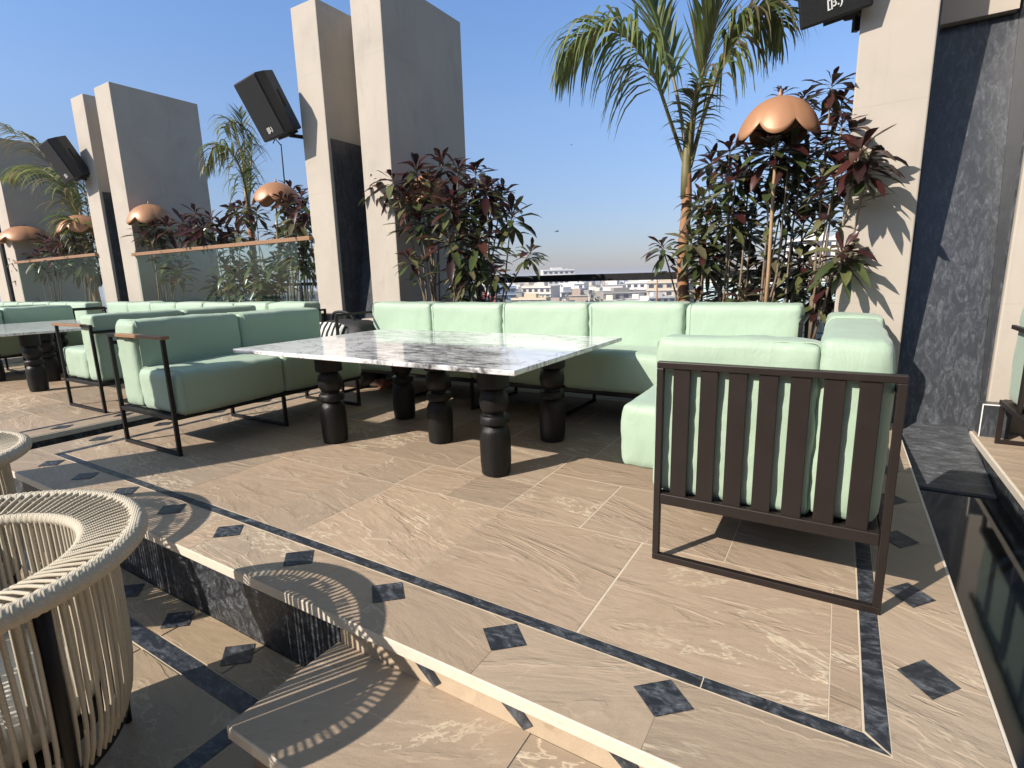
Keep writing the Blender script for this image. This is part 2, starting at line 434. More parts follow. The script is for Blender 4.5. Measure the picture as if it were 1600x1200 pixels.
class MB:
    def __init__(self):
        self.v = []; self.f = []; self.c = []; self.mi = []; self.cur = 0; self.col = (0, 0, 0)
    def add(self, vs, fs):
        b = len(self.v)
        self.v += [tuple(x) for x in vs]
        self.c += [self.col] * len(vs)
        for f in fs:
            self.f.append(tuple(i + b for i in f)); self.mi.append(self.cur)
    def box(self, a, b):
        x0, y0, z0 = a; x1, y1, z1 = b
        self.add([(x0, y0, z0), (x1, y0, z0), (x1, y1, z0), (x0, y1, z0), (x0, y0, z1), (x1, y0, z1), (x1, y1, z1), (x0, y1, z1)],
                 [(3, 2, 1, 0), (4, 5, 6, 7), (0, 1, 5, 4), (1, 2, 6, 5), (2, 3, 7, 6), (3, 0, 4, 7)])
    def quad(self, *p):
        self.add(p, [tuple(range(len(p)))])
    def tube(self, path, r, n=6, cap=True):
        path = [Vector(p) for p in path]
        rs = r if isinstance(r, (list, tuple)) else [r] * len(path)
        t = (path[1] - path[0]).normalized()
        up = Vector((0, 0, 1)) if abs(t.z) < 0.95 else Vector((1, 0, 0))
        x = t.cross(up).normalized()
        vs = []; m = len(path)
        for i, p in enumerate(path):
            t = (path[min(i + 1, m - 1)] - path[max(i - 1, 0)]).normalized()
            x = (x - t * x.dot(t)).normalized()
            y = t.cross(x)
            for k in range(n):
                a = 2 * math.pi * k / n
                vs.append(p + (x * math.cos(a) + y * math.sin(a)) * rs[i])
        fs = [(i * n + k, i * n + (k + 1) % n, (i + 1) * n + (k + 1) % n, (i + 1) * n + k) for i in range(m - 1) for k in range(n)]
        if cap:
            fs += [tuple(range(n))[::-1], tuple(range((m - 1) * n, m * n))]
        self.add(vs, fs)
    def bar(self, a, b, w, h=None):
        """square bar between two axis-aligned points"""
        h = h or w
        a = Vector(a); b = Vector(b); d = b - a
        if abs(d.z) > max(abs(d.x), abs(d.y)):
            self.box((min(a.x, b.x) - w / 2, min(a.y, b.y) - h / 2, min(a.z, b.z)), (max(a.x, b.x) + w / 2, max(a.y, b.y) + h / 2, max(a.z, b.z)))
        elif abs(d.x) > abs(d.y):
            self.box((min(a.x, b.x), a.y - w / 2, a.z - h / 2), (max(a.x, b.x), a.y + w / 2, a.z + h / 2))
        else:
            self.box((a.x - w / 2, min(a.y, b.y), a.z - h / 2), (a.x + w / 2, max(a.y, b.y), a.z + h / 2))
    def lathe(self, prof, n=24, c=(0, 0, 0)):
        vs = []
        for r, z in prof:
            for k in range(n):
                a = 2 * math.pi * k / n
                vs.append((c[0] + r * math.cos(a), c[1] + r * math.sin(a), c[2] + z))
        m = len(prof)
        fs = [(i * n + k, i * n + (k + 1) % n, (i + 1) * n + (k + 1) % n, (i + 1) * n + k) for i in range(m - 1) for k in range(n)]
        fs += [tuple(range(n))[::-1], tuple(range((m - 1) * n, m * n))]
        self.add(vs, fs)
    def mesh(self, name, mat, smooth=False, attr=None):
        me = bpy.data.meshes.new(name)
        me.from_pydata(self.v, [], self.f)
        for m_ in (mat if isinstance(mat, (list, tuple)) else [mat]):
            me.materials.append(m_)
        if any(self.mi):
            me.polygons.foreach_set('material_index', self.mi)
        if smooth:
            me.polygons.foreach_set('use_smooth', [True] * len(me.polygons))
        if attr:
            at = me.attributes.new(attr, 'FLOAT_COLOR', 'POINT')
            at.data.foreach_set('color', [x for c in self.c for x in (*c, 1.0)])
        me.update()
        return me
    def build(self, name, mat, parent=None, smooth=False, attr=None, bevel=0.0, seg=2):
        me = self.mesh(name, mat, smooth, attr)
        o = bpy.data.objects.new(name, me)
        COL.objects.link(o)
        o.parent = parent
        if bevel:
            md = o.modifiers.new('bevel', 'BEVEL'); md.width = bevel; md.segments = seg; md.limit_method = 'ANGLE'
        return o

# ---------------------------------------------------------------- terraces (setting)
GAP = 0.0048
X0P, X1P = -5.67, 0.49
YF = 1.235

def tile(mb, x0, y0, x1, y1, z=0.0, g=GAP):
    mb.col = (random.random(), random.random(), random.random())
    k = [g * random.choice((0.35, 0.5, 0.8, 1.1)) for _ in range(4)]
    mb.quad((x0 + k[0], y0 + k[1], z), (x1 - k[2], y0 + k[1], z), (x1 - k[2], y1 - k[3], z), (x0 + k[0], y1 - k[3], z))

def diamonds(mb, pts, hx, hy, z):
    for x, y in pts:
        mb.quad((x - hx, y, z), (x, y - hy, z), (x + hx, y, z), (x, y + hy, z))

def platform(dx, detail=True):
    x0, x1 = X0P + dx, X1P + dx
    mb = MB()
    mb.box((x0, YF + 0.025, -0.37), (x1, 5.4, -0.058))
    mb.build('platform_base', M['riser_b']).__setitem__('kind', 'structure')
    mb = MB()
    mb.box((x0 - 0.012, YF, -0.055), (x1 + 0.012, 5.4, -0.004))
    o = mb.build('platform_edge', M['nose'], bevel=0.004); tag(o, kind='structure')
    mb = MB(); mb.quad((x0 + 0.01, YF + 0.02, -0.0012), (x1 - 0.01, YF + 0.02, -0.0012), (x1 - 0.01, 5.39, -0.0012), (x0 + 0.01, 5.39, -0.0012))
    tag(mb.build('platform_grout', M['grout']), kind='structure')
    fl = MB(); bd = MB(); inl = MB(); dia = MB()
    # interior paving
    xa, xb, ya = -5.26 + dx, 0.158 + dx, 1.605
    if detail:
        xs = [xb, 0.071, -0.735, -1.545, -2.366, -2.76, -3.56, -4.37, -4.8, xa]
        for a, b in zip(xs[1:], xs[:-1]): tile(fl, a, ya, b, 2.378)
        for a, b in zip([-0.355, -1.073, -1.563], [xb, -0.355, -1.073]): tile(fl, a, 2.378, b, 3.02)
        for a, b in zip([-1.96, -2.385, -2.77, -3.5, -4.3, xa], [-1.563, -1.96, -2.385, -2.77, -3.5, -4.3]): tile(fl, a, 2.378, b, 2.785)
        for a, b in zip([-2.2, -2.9, -3.75, -4.5, xa], [-1.563, -2.2, -2.9, -3.75, -4.5]): tile(fl, a, 2.785, b, 3.42)
        tile(fl, -1.563, 3.02, -0.75, 3.42); tile(fl, -0.75, 3.02, xb, 3.42)
        y = 3.42
    else:
        y = ya
    while y < 5.1:
        h = random.choice((0.42, 0.62, 0.8)); x = xb
        while x > xa + 0.01:
            wd = random.choice((0.42, 0.62, 0.8, 0.8)); a = x - wd
            if a < xa + 0.25: a = xa
            tile(fl, a, y, x, min(y + h, 5.2)); x = a
        y += h
    if detail:
        fl.build('terrace_paving', M['stone'], attr='tile')['kind'] = 'structure'
    else:
        fl.build('terrace_paving', M['stone'], attr='tile')['kind'] = 'structure'
    # border paving, joints run through the diamonds
    dxs = [-0.372 - 0.5855 * k + dx for k in range(9)]
    xs = [x1] + dxs + [x0]
    for a, b in zip(xs[1:], xs[:-1]): tile(bd, a, YF, b, 1.546, g=0.002)
    ys = [1.546, 1.943, 2.47, 3.0, 3.54, 4.07, 4.6, 5.12, 5.4]
    for a, b in zip(ys[:-1], ys[1:]):
        tile(bd, 0.222 + dx, a, x1, b, g=0.002); tile(bd, x0, a, -5.33 + dx, b, g=0.002)
    bd.build('border_paving', M['stone_b'], attr='tile')['kind'] = 'structure'
    # inlay strips in segments with cream joints
    xs = [0.222 + dx] + [-0.281 - 1.18 * k + dx for k in range(5)] + [-5.33 + dx]
    for a, b in zip(xs[1:], xs[:-1]):
        aa = a + (0.07 if a == xs[-1] else 0.003); bb = b - (0.066 if b == xs[0] else 0.003)
        inl.quad((a + 0.003, 1.549, 0.002), (b - 0.003, 1.549, 0.002), (bb, 1.602, 0.002), (aa, 1.602, 0.002))
    for s0, s1 in ((0.161, 0.219), (-5.327, -5.263)):
        ys = [1.555, 2.7, 3.9, 5.15]
        for i, (a, b) in enumerate(zip(ys[:-1], ys[1:])):
            if i == 0:
                i0, i1 = (1.612, 1.556) if s0 > 0 else (1.556, 1.612)
                inl.quad((s0 + dx, i0, 0.002), (s1 + dx, i1, 0.002), (s1 + dx, b - 0.003, 0.002), (s0 + dx, b - 0.003, 0.002))
            else:
                inl.quad((s0 + dx, a, 0.002), (s1 + dx, a, 0.002), (s1 + dx, b - 0.003, 0.002), (s0 + dx, b - 0.003, 0.002))
    diamonds(inl, [(x, 1.449) for x in dxs], 0.094, 0.086, 0.004)
    diamonds(inl, [(0.34 + dx, y) for y in (1.943, 2.47, 3.0, 3.54, 4.07)] + [(-5.5 + dx, y) for y in (1.943, 2.47, 3.0, 3.54, 4.07)], 0.082, 0.1, 0.004)
    inl.build('paving_inlay', M['inlay'])['kind'] = 'structure'

platform(0)
platform(-6.66, False)
platform(-13.3, False)
platform(6.66, False)

# lower terrace floor
mb = MB(); mb.box((-26, -9, -0.62), (9, 1.262, -0.376)); tag(mb.build('lower_floor_base', M['grout']), kind='structure')
mb = MB()
y = 0.955
tile_rows = [0.955, 0.25, -0.45, -1.2, -2.0, -3.0, -4.0, -5.0, -6.0, -7.5, -9]
for a, b in zip(tile_rows[1:], tile_rows[:-1]):
    x = -1.885
    while x > -20:
        wd = random.choice((0.8, 0.62, 0.95)); tile(mb, x - wd, a, x, b, -0.37); x -= wd
    x = -1.80
    while x < 8:
        wd = random.choice((0.8, 0.62, 0.95)); tile(mb, x, a, x + wd, b, -0.37); x += wd
x = -1.66
while x > -20:
    tile(mb, x - 0.52, 1.045, x, 1.26, -0.37); x -= 0.52
tile(mb, -1.66, 1.045, 8, 1.26, -0.37)
tag(mb.build('lower_paving', M['stone_g'], attr='tile'), kind='structure')
mb = MB()
for k in range(14):
    mb.quad((-1.80 - 1.3 * k - 1.297, 0.96, -0.368), (-1.80 - 1.3 * k, 0.96, -0.368), (-1.80 - 1.3 * k, 1.04, -0.368), (-1.80 - 1.3 * k - 1.297, 1.04, -0.368))
mb.quad((-1.88, -3, -0.368), (-1.805, -3, -0.368), (-1.805, 0.957, -0.368), (-1.88, 0.957, -0.368))
diamonds(mb, [(-2.236 - 0.522 * k, 1.158) for k in range(12)], 0.10, 0.085, -0.366)
tag(mb.build('lower_paving_inlay', M['inlay']), kind='structure')
# step slab in front of the platform and its risers
mb = MB(); mb.box((-1.64, 0.775, -0.195), (2.2, 1.258, -0.142)); tag(mb.build('step_slab', M['nose'], bevel=0.008), kind='structure')
mb = MB(); x = -1.636
for wd in (0.9, 0.95, 0.8, 1.15):
    tile(mb, x, 0.779, x + wd, 1.252, -0.138, 0.002); x += wd
tag(mb.build('step_paving', M['stone_b'], attr='tile'), kind='structure')
mb = MB(); mb.box((-1.58, 0.82, -0.37), (2.2, 1.255, -0.197)); tag(mb.build('step_riser', M['stone_b']), kind='structure')
mb = MB(); mb.col = (0.5, 0.1, 0.3); mb.box((-1.62, 1.252, -0.138), (0.49, 1.2575, -0.058)); tag(mb.build('amber_riser', M['amber'], attr='tile'), kind='structure')
mb = MB()
for k in range(6):
    x = -1.155 + 0.373 * k
    mb.quad((x - 0.075, 1.2485, -0.058), (x + 0.02, 1.2485, -0.136), (x + 0.055, 1.2485, -0.104), (x + 0.012, 1.2485, -0.058))
tag(mb.build('riser_inlay', M['inlay']), kind='structure')
# lower white face under the nosing is the edge of platform_edge; dark water channels between the platforms
for cx in (X1P, X1P - 6.66, X1P - 13.32):
    a, b = cx + 0.0, cx + 0.505
    mb = MB(); mb.box((a - 0.02, -2.0 if cx > 0 else YF + 0.03, -0.30), (b + 0.03, 4.9, -0.20)); tag(mb.build('water_channel', M['water']), kind='structure')
    mb = MB(); xa_, xb_ = a + 0.013, b - 0.013
    mb.add([(xa_, 4.36, -0.34), (xb_, 4.36, -0.34), (xb_, 5.62, -0.34), (xa_, 5.62, -0.34), (xa_, 4.40, -0.185), (xb_, 4.40, -0.185), (xb_, 5.62, 0.01), (xa_, 5.62, 0.01)],
           [(3, 2, 1, 0), (4, 5, 6, 7), (0, 1, 5, 4), (1, 2, 6, 5), (2, 3, 7, 6), (3, 0, 4, 7)]); tag(mb.build('black_marble_ledge', M['marble_l']), kind='structure')
mb = MB(); mb.box((X1P + 0.507, -2.0, -0.37), (7, YF - 0.003, -0.03)); tag(mb.build('side_platform', M['stone_b']), kind='structure')
mb = MB(); mb.box((-26, 6.52, -0.6), (9, 7.35, 0.30)); tag(mb.build('terrace_edge_slab', M['plaster_d']), kind='structure')
# unseen dark blocks behind the viewer and to the right, added to dim skylight
mb = MB(); mb.box((-26, -10.5, -0.6), (9.4, -9.05, 5.4)); tag(mb.build('skylight_blocker', M['blocker']), 'unseen dark block behind the viewer, added to cut skylight', 'building')
mb = MB(); mb.box((9.5, -10.5, -0.6), (11.5, 9, 9.5)); tag(mb.build('skylight_blocker', M['blocker']), 'unseen dark block to the right of the terrace, added to cut skylight', 'building')
# hotel block under the terrace, so the terrace stands on something
mb = MB(); mb.box((-26, -9, -24), (9, 7.3, -0.63)); t = mb.build('terrace_building', M['c_cream']); tag(t, 'cream block of the building the terrace is the roof of', 'building')

# ---------------------------------------------------------------- plastered fin walls, with black marble between each pair
YW, YB = 5.40, 7.05
def fin(x0, x1, top, label, yb=YB):
    mb = MB(); mb.box((x0, YW, 0.0), (x1, yb, top))
    o = mb.build('fin_wall', M['plaster'], bevel=0.012)
    tag(o, label, 'wall', 'plastered fin walls along the terrace edge')
    return o
fin(-6.72, -6.21, 4.99, 'beige fin wall with a black speaker on it, left of the long green sofa', 7.3)
fin(-5.58, -5.06, 4.99, 'beige fin wall behind the long sofa with a broad shaded side face')
fin(-0.03, 0.465, 5.1, 'beige fin wall with leaf shadows on its sunny face, right of the copper lamp')
fin(1.06, 1.62, 5.1, 'beige fin wall at the right edge of the view beyond the black marble', 7.3)
fin(-13.72, -13.16, 5.12, 'slim beige fin wall with a speaker, beyond the left glass railing', 7.3)
fin(-12.66, -12.04, 5.12, 'beige fin wall with a wide grey side, left end of the glass railing')
fin(-20.1, -19.4, 5.1, 'far left beige fin wall, front one of its pair', 7.3)
fin(-19.0, -18.35, 5.1, 'far left grey fin wall seen behind the leaning palm frond')
def marble_pair(xa, xb, label):
    r = empty('marble_wall', (xa, 5.5, 0), label, 'marble wall', 'black marble water walls between fin walls')
    mb = MB()
    xa += 0.002; xb -= 0.002
    y0, y1, zt = 5.52, 6.16, 3.26
    xo0, xo1 = xa, xb; xa += 0.015; xb -= 0.015
    mb.add([(xa, y0, -0.04), (xb, y0, -0.04), (xb, 6.5, -0.04), (xa, 6.5, -0.04), (xa, y1, zt), (xb, y1, zt), (xb, 6.5, zt), (xa, 6.5, zt)],
           [(3, 2, 1, 0), (4, 5, 6, 7), (0, 1, 5, 4), (1, 2, 6, 5), (2, 3, 7, 6), (3, 0, 4, 7)])
    o = mb.build('slab', M['marble_b']); o.parent = r; o.matrix_parent_inverse = Matrix.Translation((-r.location.x, -r.location.y, 0))
    for cx0, cx1 in ((xo0, xo0 + 0.014), (xo1 - 0.014, xo1)):
        mb = MB(); mb.box((cx0, 5.455, -0.035), (cx1, 6.5, zt + 0.004))
        o = mb.build('side_cladding', M['marble_b']); o.parent = r; o.matrix_parent_inverse = Matrix.Translation((-r.location.x, -r.location.y, 0))
    xa += 0.016; xb -= 0.016
    mb = MB(); mb.box((xa, 6.08, zt + 0.01), (xb, 6.5, 5.1))
    o = mb.build('lintel', M['plaster']); o.parent = r; o.matrix_parent_inverse = Matrix.Translation((-r.location.x, -r.location.y, 0))
marble_pair(0.465, 1.06, 'black marble wall at the right with grey streaks, sunlit beside a shadow')
marble_pair(-6.21, -5.58, 'black marble strip between the two beige walls left of the long sofa')
marble_pair(-13.16, -12.66, 'narrow black marble strip at far left behind the second speaker')
marble_pair(-19.4, -19.0, 'black marble strip at the far left edge of the view')
# plinths
mb = MB(); mb.box((-6.80, 5.16, 0), (-6.2, 5.398, 0.86)); tag(mb.build('wall_plinth', M['plaster_d'], bevel=0.01), 'dark grey plinth at the foot of the speaker wall', 'plinth')
mb = MB(); mb.box((-5.62, 5.2, 0), (-5.06, 5.398, 0.80)); tag(mb.build('wall_plinth', M['plaster'], bevel=0.01), 'small beige plinth at the foot of the shaded fin wall', 'plinth')
r = empty('stone_block', (1.06, 5.24, 0), 'low black marble block with pale edges by the ledge', 'stone block')
mb = MB(); mb.box((-0.05, 0, 0.0), (0.12, 0.15, 0.25)); mb.build('core', M['marble_b'], r)
mb = MB(); mb.box((-0.056, -0.006, 0.25), (0.126, 0.004, 0.257)); mb.box((-0.056, -0.006, 0.0), (-0.05, 0.004, 0.25)); mb.build('pale_edge', M['white'], r)

# ---------------------------------------------------------------- cushions and sofas
def axis(h, r):
    r = min(r, h * 0.95)
    a = [-h, -h + 0.15 * r, -h + 0.42 * r, -h + r]
    n = max(2, int((2 * h - 2 * r) / 0.045))
    m = [-h + r + (2 * h - 2 * r) * i / n for i in range(1, n)]
    return a + m + [-x for x in reversed(a)]
def cushion_mesh(name, sx, sy, sz, r=0.06, puff=(0.02, 0.02, 0.025), mat=None, seed=0):
    hx, hy, hz = sx / 2, sy / 2, sz / 2
    A = [axis(hx, r), axis(hy, r), axis(hz, r)]
    H = (hx, hy, hz)
    idx = {}; vs = []; fs = []
    def vid(p):
        k = (round(p[0], 5), round(p[1], 5), round(p[2], 5))
        if k not in idx:
            idx[k] = len(vs); vs.append(Vector(p))
        return idx[k]
    for ax in range(3):
        u, v = (ax + 1) % 3, (ax + 2) % 3
        for s in (-1, 1):
            for i in range(len(A[u]) - 1):
                for j in range(len(A[v]) - 1):
                    q = []
                    for a, b in ((i, j), (i + 1, j), (i + 1, j + 1), (i, j + 1)):
                        p = [0, 0, 0]; p[ax] = s * H[ax]; p[u] = A[u][a]; p[v] = A[v][b]
                        q.append(vid(p))
                    fs.append(q if s > 0 else q[::-1])
    out = []
    for p in vs:
        n = (p.x / hx, p.y / hy, p.z / hz)
        q = Vector([max(-(H[i] - r), min(H[i] - r, p[i])) for i in range(3)])
        d = p - q
        o = q + d.normalized() * r if d.length > 1e-6 else p.copy()
        for i in range(3):
            j, k = (i + 1) % 3, (i + 2) % 3
            o[i] += n[i] * puff[i] * (1 - n[j] ** 2) * (1 - n[k] ** 2)
        nz = noise.noise(Vector((o.x * 3 + seed * 7.1, o.y * 3, o.z * 3)))
        fine = noise.noise(Vector((o.x * 11, o.y * 11 + seed * 3.3, o.z * 11)))
        # puckers that run in from the end seams, soft dents where people sat
        e = hx - abs(p.x)
        pk = noise.noise(Vector((o.x * 6, o.y * 34 + seed, o.z * 34))) * math.exp(-max(e, 0) / 0.05) * 0.010
        pk += noise.noise(Vector((o.x * 38, o.y * 5, o.z * 9 + seed * 2.7))) * math.exp(-max(hz - p.z, 0) / 0.05) * 0.0035
        dent = 0.010 * noise.noise(Vector((o.x * 2.1 + seed * 5.3, o.y * 2.6, seed * 1.7)))
        if d.length > 1e-6: o += d.normalized() * (0.009 * nz + 0.0045 * fine + pk)
        if p.z > hz - 0.01: o.z += dent * (1 - n[0] ** 4)
        out.append(o)
    me = bpy.data.meshes.new(name)
    me.from_pydata([tuple(o) for o in out], [], fs)
    me.materials.append(mat or M['mint'])
    me.polygons.foreach_set('use_smooth', [True] * len(me.polygons))
    me.update()
    return me
cseed = [0]
def cushion(name, parent, lo, hi, r=0.06, puff=(0.012, 0.012, 0.018), mat=None, piped=None):
    cseed[0] += 1
    s = [b - a for a, b in zip(lo, hi)]
    o = bpy.data.objects.new(name, cushion_mesh(name, *s, r=r, puff=puff, mat=mat, seed=cseed[0]))
    COL.objects.link(o); o.parent = parent
    o.location = [(a + b) / 2 for a, b in zip(lo, hi)]
    o.rotation_euler = (random.uniform(-.006, .006), random.uniform(-.006, .006), random.uniform(-.006, .006))
    if piped is not None:
        sx, sy, sz = s
        x = piped * (sx / 2 - r * 0.9) if abs(piped) == 1 else 0
        mb = MB()
        e = 0.0035
        hy, hz = sy / 2 - 0.0, sz / 2
        pts = []
        for cy, cz, a0 in ((hy - r, hz - r, 0), (-(hy - r), hz - r, 90), (-(hy - r), -(hz - r), 180), (hy - r, -(hz - r), 270)):
            for k in range(5):
                a = rad(a0 + 22.5 * k)
                pts.append((x, cy + (r + 0.002) * math.cos(a), cz + (r + 0.004) * math.sin(a)))
        pts.append(pts[0])
        mb.tube(pts, e, 6, False)
        mb.build('seam_piping', mat or M['mint'], o, True)
    return o

D = 0.88
def sofa(name, loc, rz, L, label, backs, seats, left, right, group, metal='black', over=0.05, ls=0.34, bf=0.0):
    """local x along the seat, front at y = 0, back at y = D"""
    r = empty(name, loc, label, 'sofa', group, rz)
    m = M[metal]; T = 0.029
    f = MB()
    zr = 0.305
    f.bar((T + .001, T / 2, zr), (L - T - .001, T / 2, zr), T - .002, 0.036); f.bar((T + .001, D - T / 2, zr), (L - T - .001, D - T / 2, zr), T - .002, 0.036)
    for x in (T / 2, L - T / 2): f.bar((x, T + .001, zr), (x, D - T - .001, zr), T - 0.004, 0.034)
    n = max(2, int(L / 0.45))
    for i in range(1, n): f.bar((L * i / n, T, zr), (L * i / n, D - T, zr), 0.024, 0.022)
    f.bar((bf + T + .001, D - T / 2, 0.86), (L - T - .001, D - T / 2, 0.86), T - 0.004, 0.03)
    f.box((T + .002, T + .002, zr + 0.004), (L - T - .002, D - T - .002, zr + 0.016))
    for i in range(1, int(L / 0.45)):
        if L * i / int(L / 0.45) < bf: continue
        f.box((L * i / int(L / 0.45) - 0.03, D - 0.026, zr + 0.018), (L * i / int(L / 0.45) + 0.03, D - 0.008, 0.845))
    f.build('frame', m, r, bevel=0.003)
    def sled(x, top):
        g = MB()
        g.bar((x, T / 2, 0.03), (x, T / 2, top), T); g.bar((x, D - T / 2, 0.03), (x, D - T / 2, top), T)
        g.bar((x, 0, 0.015), (x, D, 0.015), T, 0.03)
        g.build('leg', m, r, bevel=0.003)
    k = max(1, round(L / 0.9))
    for i in range(1, k):
        sled(L * i / k, zr - 0.02)
    for x, kind, s in ((T / 2 - 0.0, left, 1), (L - T / 2, right, -1)):
        if kind == 'none':
            sled(x + s * 0.06, zr - 0.02)
            continue
        sled(x - s * 0.0, 0.915 if kind != 'slat' else 0.90)
        if kind == 'wood':
            g = MB(); g.box((x - 0.03, -0.03, 0.917), (x + 0.03, D * 0.80, 0.943)); g.build('armrest', M['teak'], r, bevel=0.004)
            g = MB(); g.bar((x, D * 0.80, 0.925), (x, D, 0.925), T, 0.028); g.build('arm_rail', m, r, bevel=0.003)
        elif kind == 'open':
            g = MB(); g.bar((x, 0, 0.929), (x, D, 0.929), T, 0.028); g.build('arm_rail', m, r, bevel=0.003)
        elif kind == 'slat':
            g = MB()
            g.bar((x, 0, 0.915), (x, D, 0.915), T + 0.004, 0.03)
            g.bar((x, T + .001, zr), (x, D - T - .001, zr), T + 0.004, 0.05)
            sw = 0.071; gp = (D - 2 * T - 7 * sw) / 8
            for i in range(7):
                y0 = T + gp + i * (sw + gp)
                g.box((x - 0.008, y0, zr + 0.02), (x + 0.008, y0 + sw, 0.905))
            g.build('slat_panel', m, r, bevel=0.004)
    # cushions
    x = 0.035 if left != 'slat' else 0.05
    x1 = L - 0.035 if right != 'slat' else L - 0.045
    xs0, xs1 = x, x1
    if right == 'slat':
        cushion('arm_cushion', r, (x1 - 0.21, -0.02, 0.325), (x1, D - 0.27, 1.02), 0.030, (0.008, 0.008, 0.012), piped=1)
        xs1 = x1 - 0.21
    tot = sum(seats); px = xs0
    for wd in seats:
        wd = wd / tot * (xs1 - xs0)
        cushion('seat_cushion', r, (px + 0.002, -over, 0.325), (px + wd - 0.002, D - ls + 0.01, 0.665), 0.050, (0.004, 0.008, 0.016), piped=random.choice((None, -1)))
        px += wd
    tot = sum(abs(b) for b in backs); px = x
    for wd in backs:
        skip = wd < 0; wd = abs(wd) / tot * (x1 - x)
        if skip:
            px += wd; continue
        cushion('back_cushion', r, (px + 0.003, D - ls, 0.327), (px + wd - 0.003, D - 0.035, 1.04 + random.uniform(-.006, .006)), 0.048, (0.003, 0.010, 0.008), piped=-1)
        px += wd
    return r

G1 = 'mint green sofas on the near terrace'
G2 = 'mint green sofas on the terraces to the left'
sofa('sofa', (-5.0, 4.22, 0), 0, 4.80, 'longest mint green sofa behind the marble table, facing the viewer under the shrubs',
     [0.93, 0.95, 0.97, 0.90, 0.89], [0.93, 0.95, 0.97, 1.79], 'open', 'open', G1)
sofa('sofa', (-4.29, 2.0, 0), math.pi / 2, 1.93, 'mint green sofa left of the marble table with a wooden armrest and black legs',
     [0.93, 0.93], [0.93, 0.93], 'wood', 'none', G1)
sofa('sofa', (-0.65, 4.15, 0), -math.pi / 2, 1.895, 'mint green sofa on the right whose end is a brown slatted metal panel',
     [-0.85, 0.99], [0.85, 0.85], 'none', 'slat', G1, metal='bronze', over=0.26, ls=0.28, bf=0.9)
sofa('sofa', (1.95, 3.3, 0), math.pi / 2, 1.85, 'mint green sofa cut off by the right edge of the view', [0.93, 0.93], [0.93, 0.93], 'none', 'none', 'sofas on the right terrace', metal='bronze')
sofa('sofa', (-7.45, 4.35, 0), -math.pi / 2, 1.95, 'mint green sofa with wooden armrest just beyond the near left sofa', [0.93, 0.93], [0.93, 0.93], 'none', 'wood', G2)
sofa('sofa', (-12.15, 4.22, 0), 0, 5.95, 'long mint green sofa along the glass railing left of the speaker wall', [0.86] * 7, [0.86] * 7, 'open', 'open', G2)
sofa('sofa', (-10.95, 2.1, 0), math.pi / 2, 1.95, 'mint green sofa behind the far left marble table', [0.93, 0.93], [0.93, 0.93], 'open', 'none', G2)
sofa('sofa', (-18.6, 4.22, 0), 0, 5.6, 'farthest mint green sofa at the left edge below the leaning palm', [0.93] * 6, [0.93] * 6, 'open', 'open', G2)
sofa('sofa', (-14.15, 4.3, 0), -math.pi / 2, 1.95, 'mint green sofa end facing the far left terrace, beyond the second table', [0.93, 0.93], [0.93, 0.93], 'none', 'open', G2)

r = empty('corner_seat', (0.12, 5.06, 0), 'small mint green padded block at the right corner behind the slatted sofa', 'seat')
cushion('back_cushion', r, (-0.19, -0.17, 0.30), (0.19, 0.27, 0.935), 0.05, (0.003, 0.01, 0.01))
mb = MB()
for x in (-0.17, 0.17):
    for y in (-0.15, 0.25): mb.bar((x, y, 0), (x, y, 0.27), 0.03)
mb.box((-0.186, -0.166, 0.271), (0.186, 0.266, 0.298)); mb.build('frame', M['bronze'], r)

# ---------------------------------------------------------------- marble tables on five turned legs
def table(loc, label):
    r = empty('marble_table', loc, label, 'table', 'marble topped tables on black turned legs')
    mb = MB(); mb.box((-1.43, -0.83, 0.770), (1.215, 0.87, 0.802)); mb.build('tabletop', M['marble'], r, bevel=0.006)
    K_ = 0.92
    prof = [(0.088, 0), (0.106, 0.010), (0.113, 0.09), (0.114, 0.24), (0.108, 0.300), (0.094, 0.332), (0.072, 0.347), (0.070, 0.352), (0.101, 0.354), (0.109, 0.362), (0.109, 0.402), (0.100, 0.412), (0.066, 0.414), (0.064, 0.424),
            (0.082, 0.436), (0.100, 0.462), (0.108, 0.500), (0.107, 0.530), (0.096, 0.565), (0.076, 0.590), (0.068, 0.597), (0.108, 0.598), (0.117, 0.604), (0.117, 0.769)]
    base = None
    for x, y in ((-0.80, -0.42), (0.80, -0.42), (-0.80, 0.42), (0.80, 0.42), (0.0, -0.02)):
        if base is None:
            mb = MB(); mb.lathe([(a * K_, b) for a, b in prof], 28)
            me = mb.mesh('leg', M['char'], True)
            for v in me.vertices:
                a = math.atan2(v.co.y, v.co.x)
                k = 1 + 0.025 * noise.noise(Vector((math.cos(a) * 2, math.sin(a) * 2, v.co.z * 6))) + 0.014 * math.cos(7 * a + 3 * noise.noise(Vector((v.co.z * 2, 0, 0))))
                v.co.x *= k; v.co.y *= k
        o = bpy.data.objects.new('leg', me); COL.objects.link(o); o.parent = r
        o.location = (x, y, 0); o.rotation_euler = (0, 0, random.uniform(0, 6))
        md = o.modifiers.new('edge', 'EDGE_SPLIT'); md.split_angle = rad(42)
        base = o
    return r
table((-2.70, 3.27, 0), 'big white marble table with black veins, on five fat black turned legs')
table((-9.75, 3.02, 0), 'grey veined marble table at the far left between green sofas')

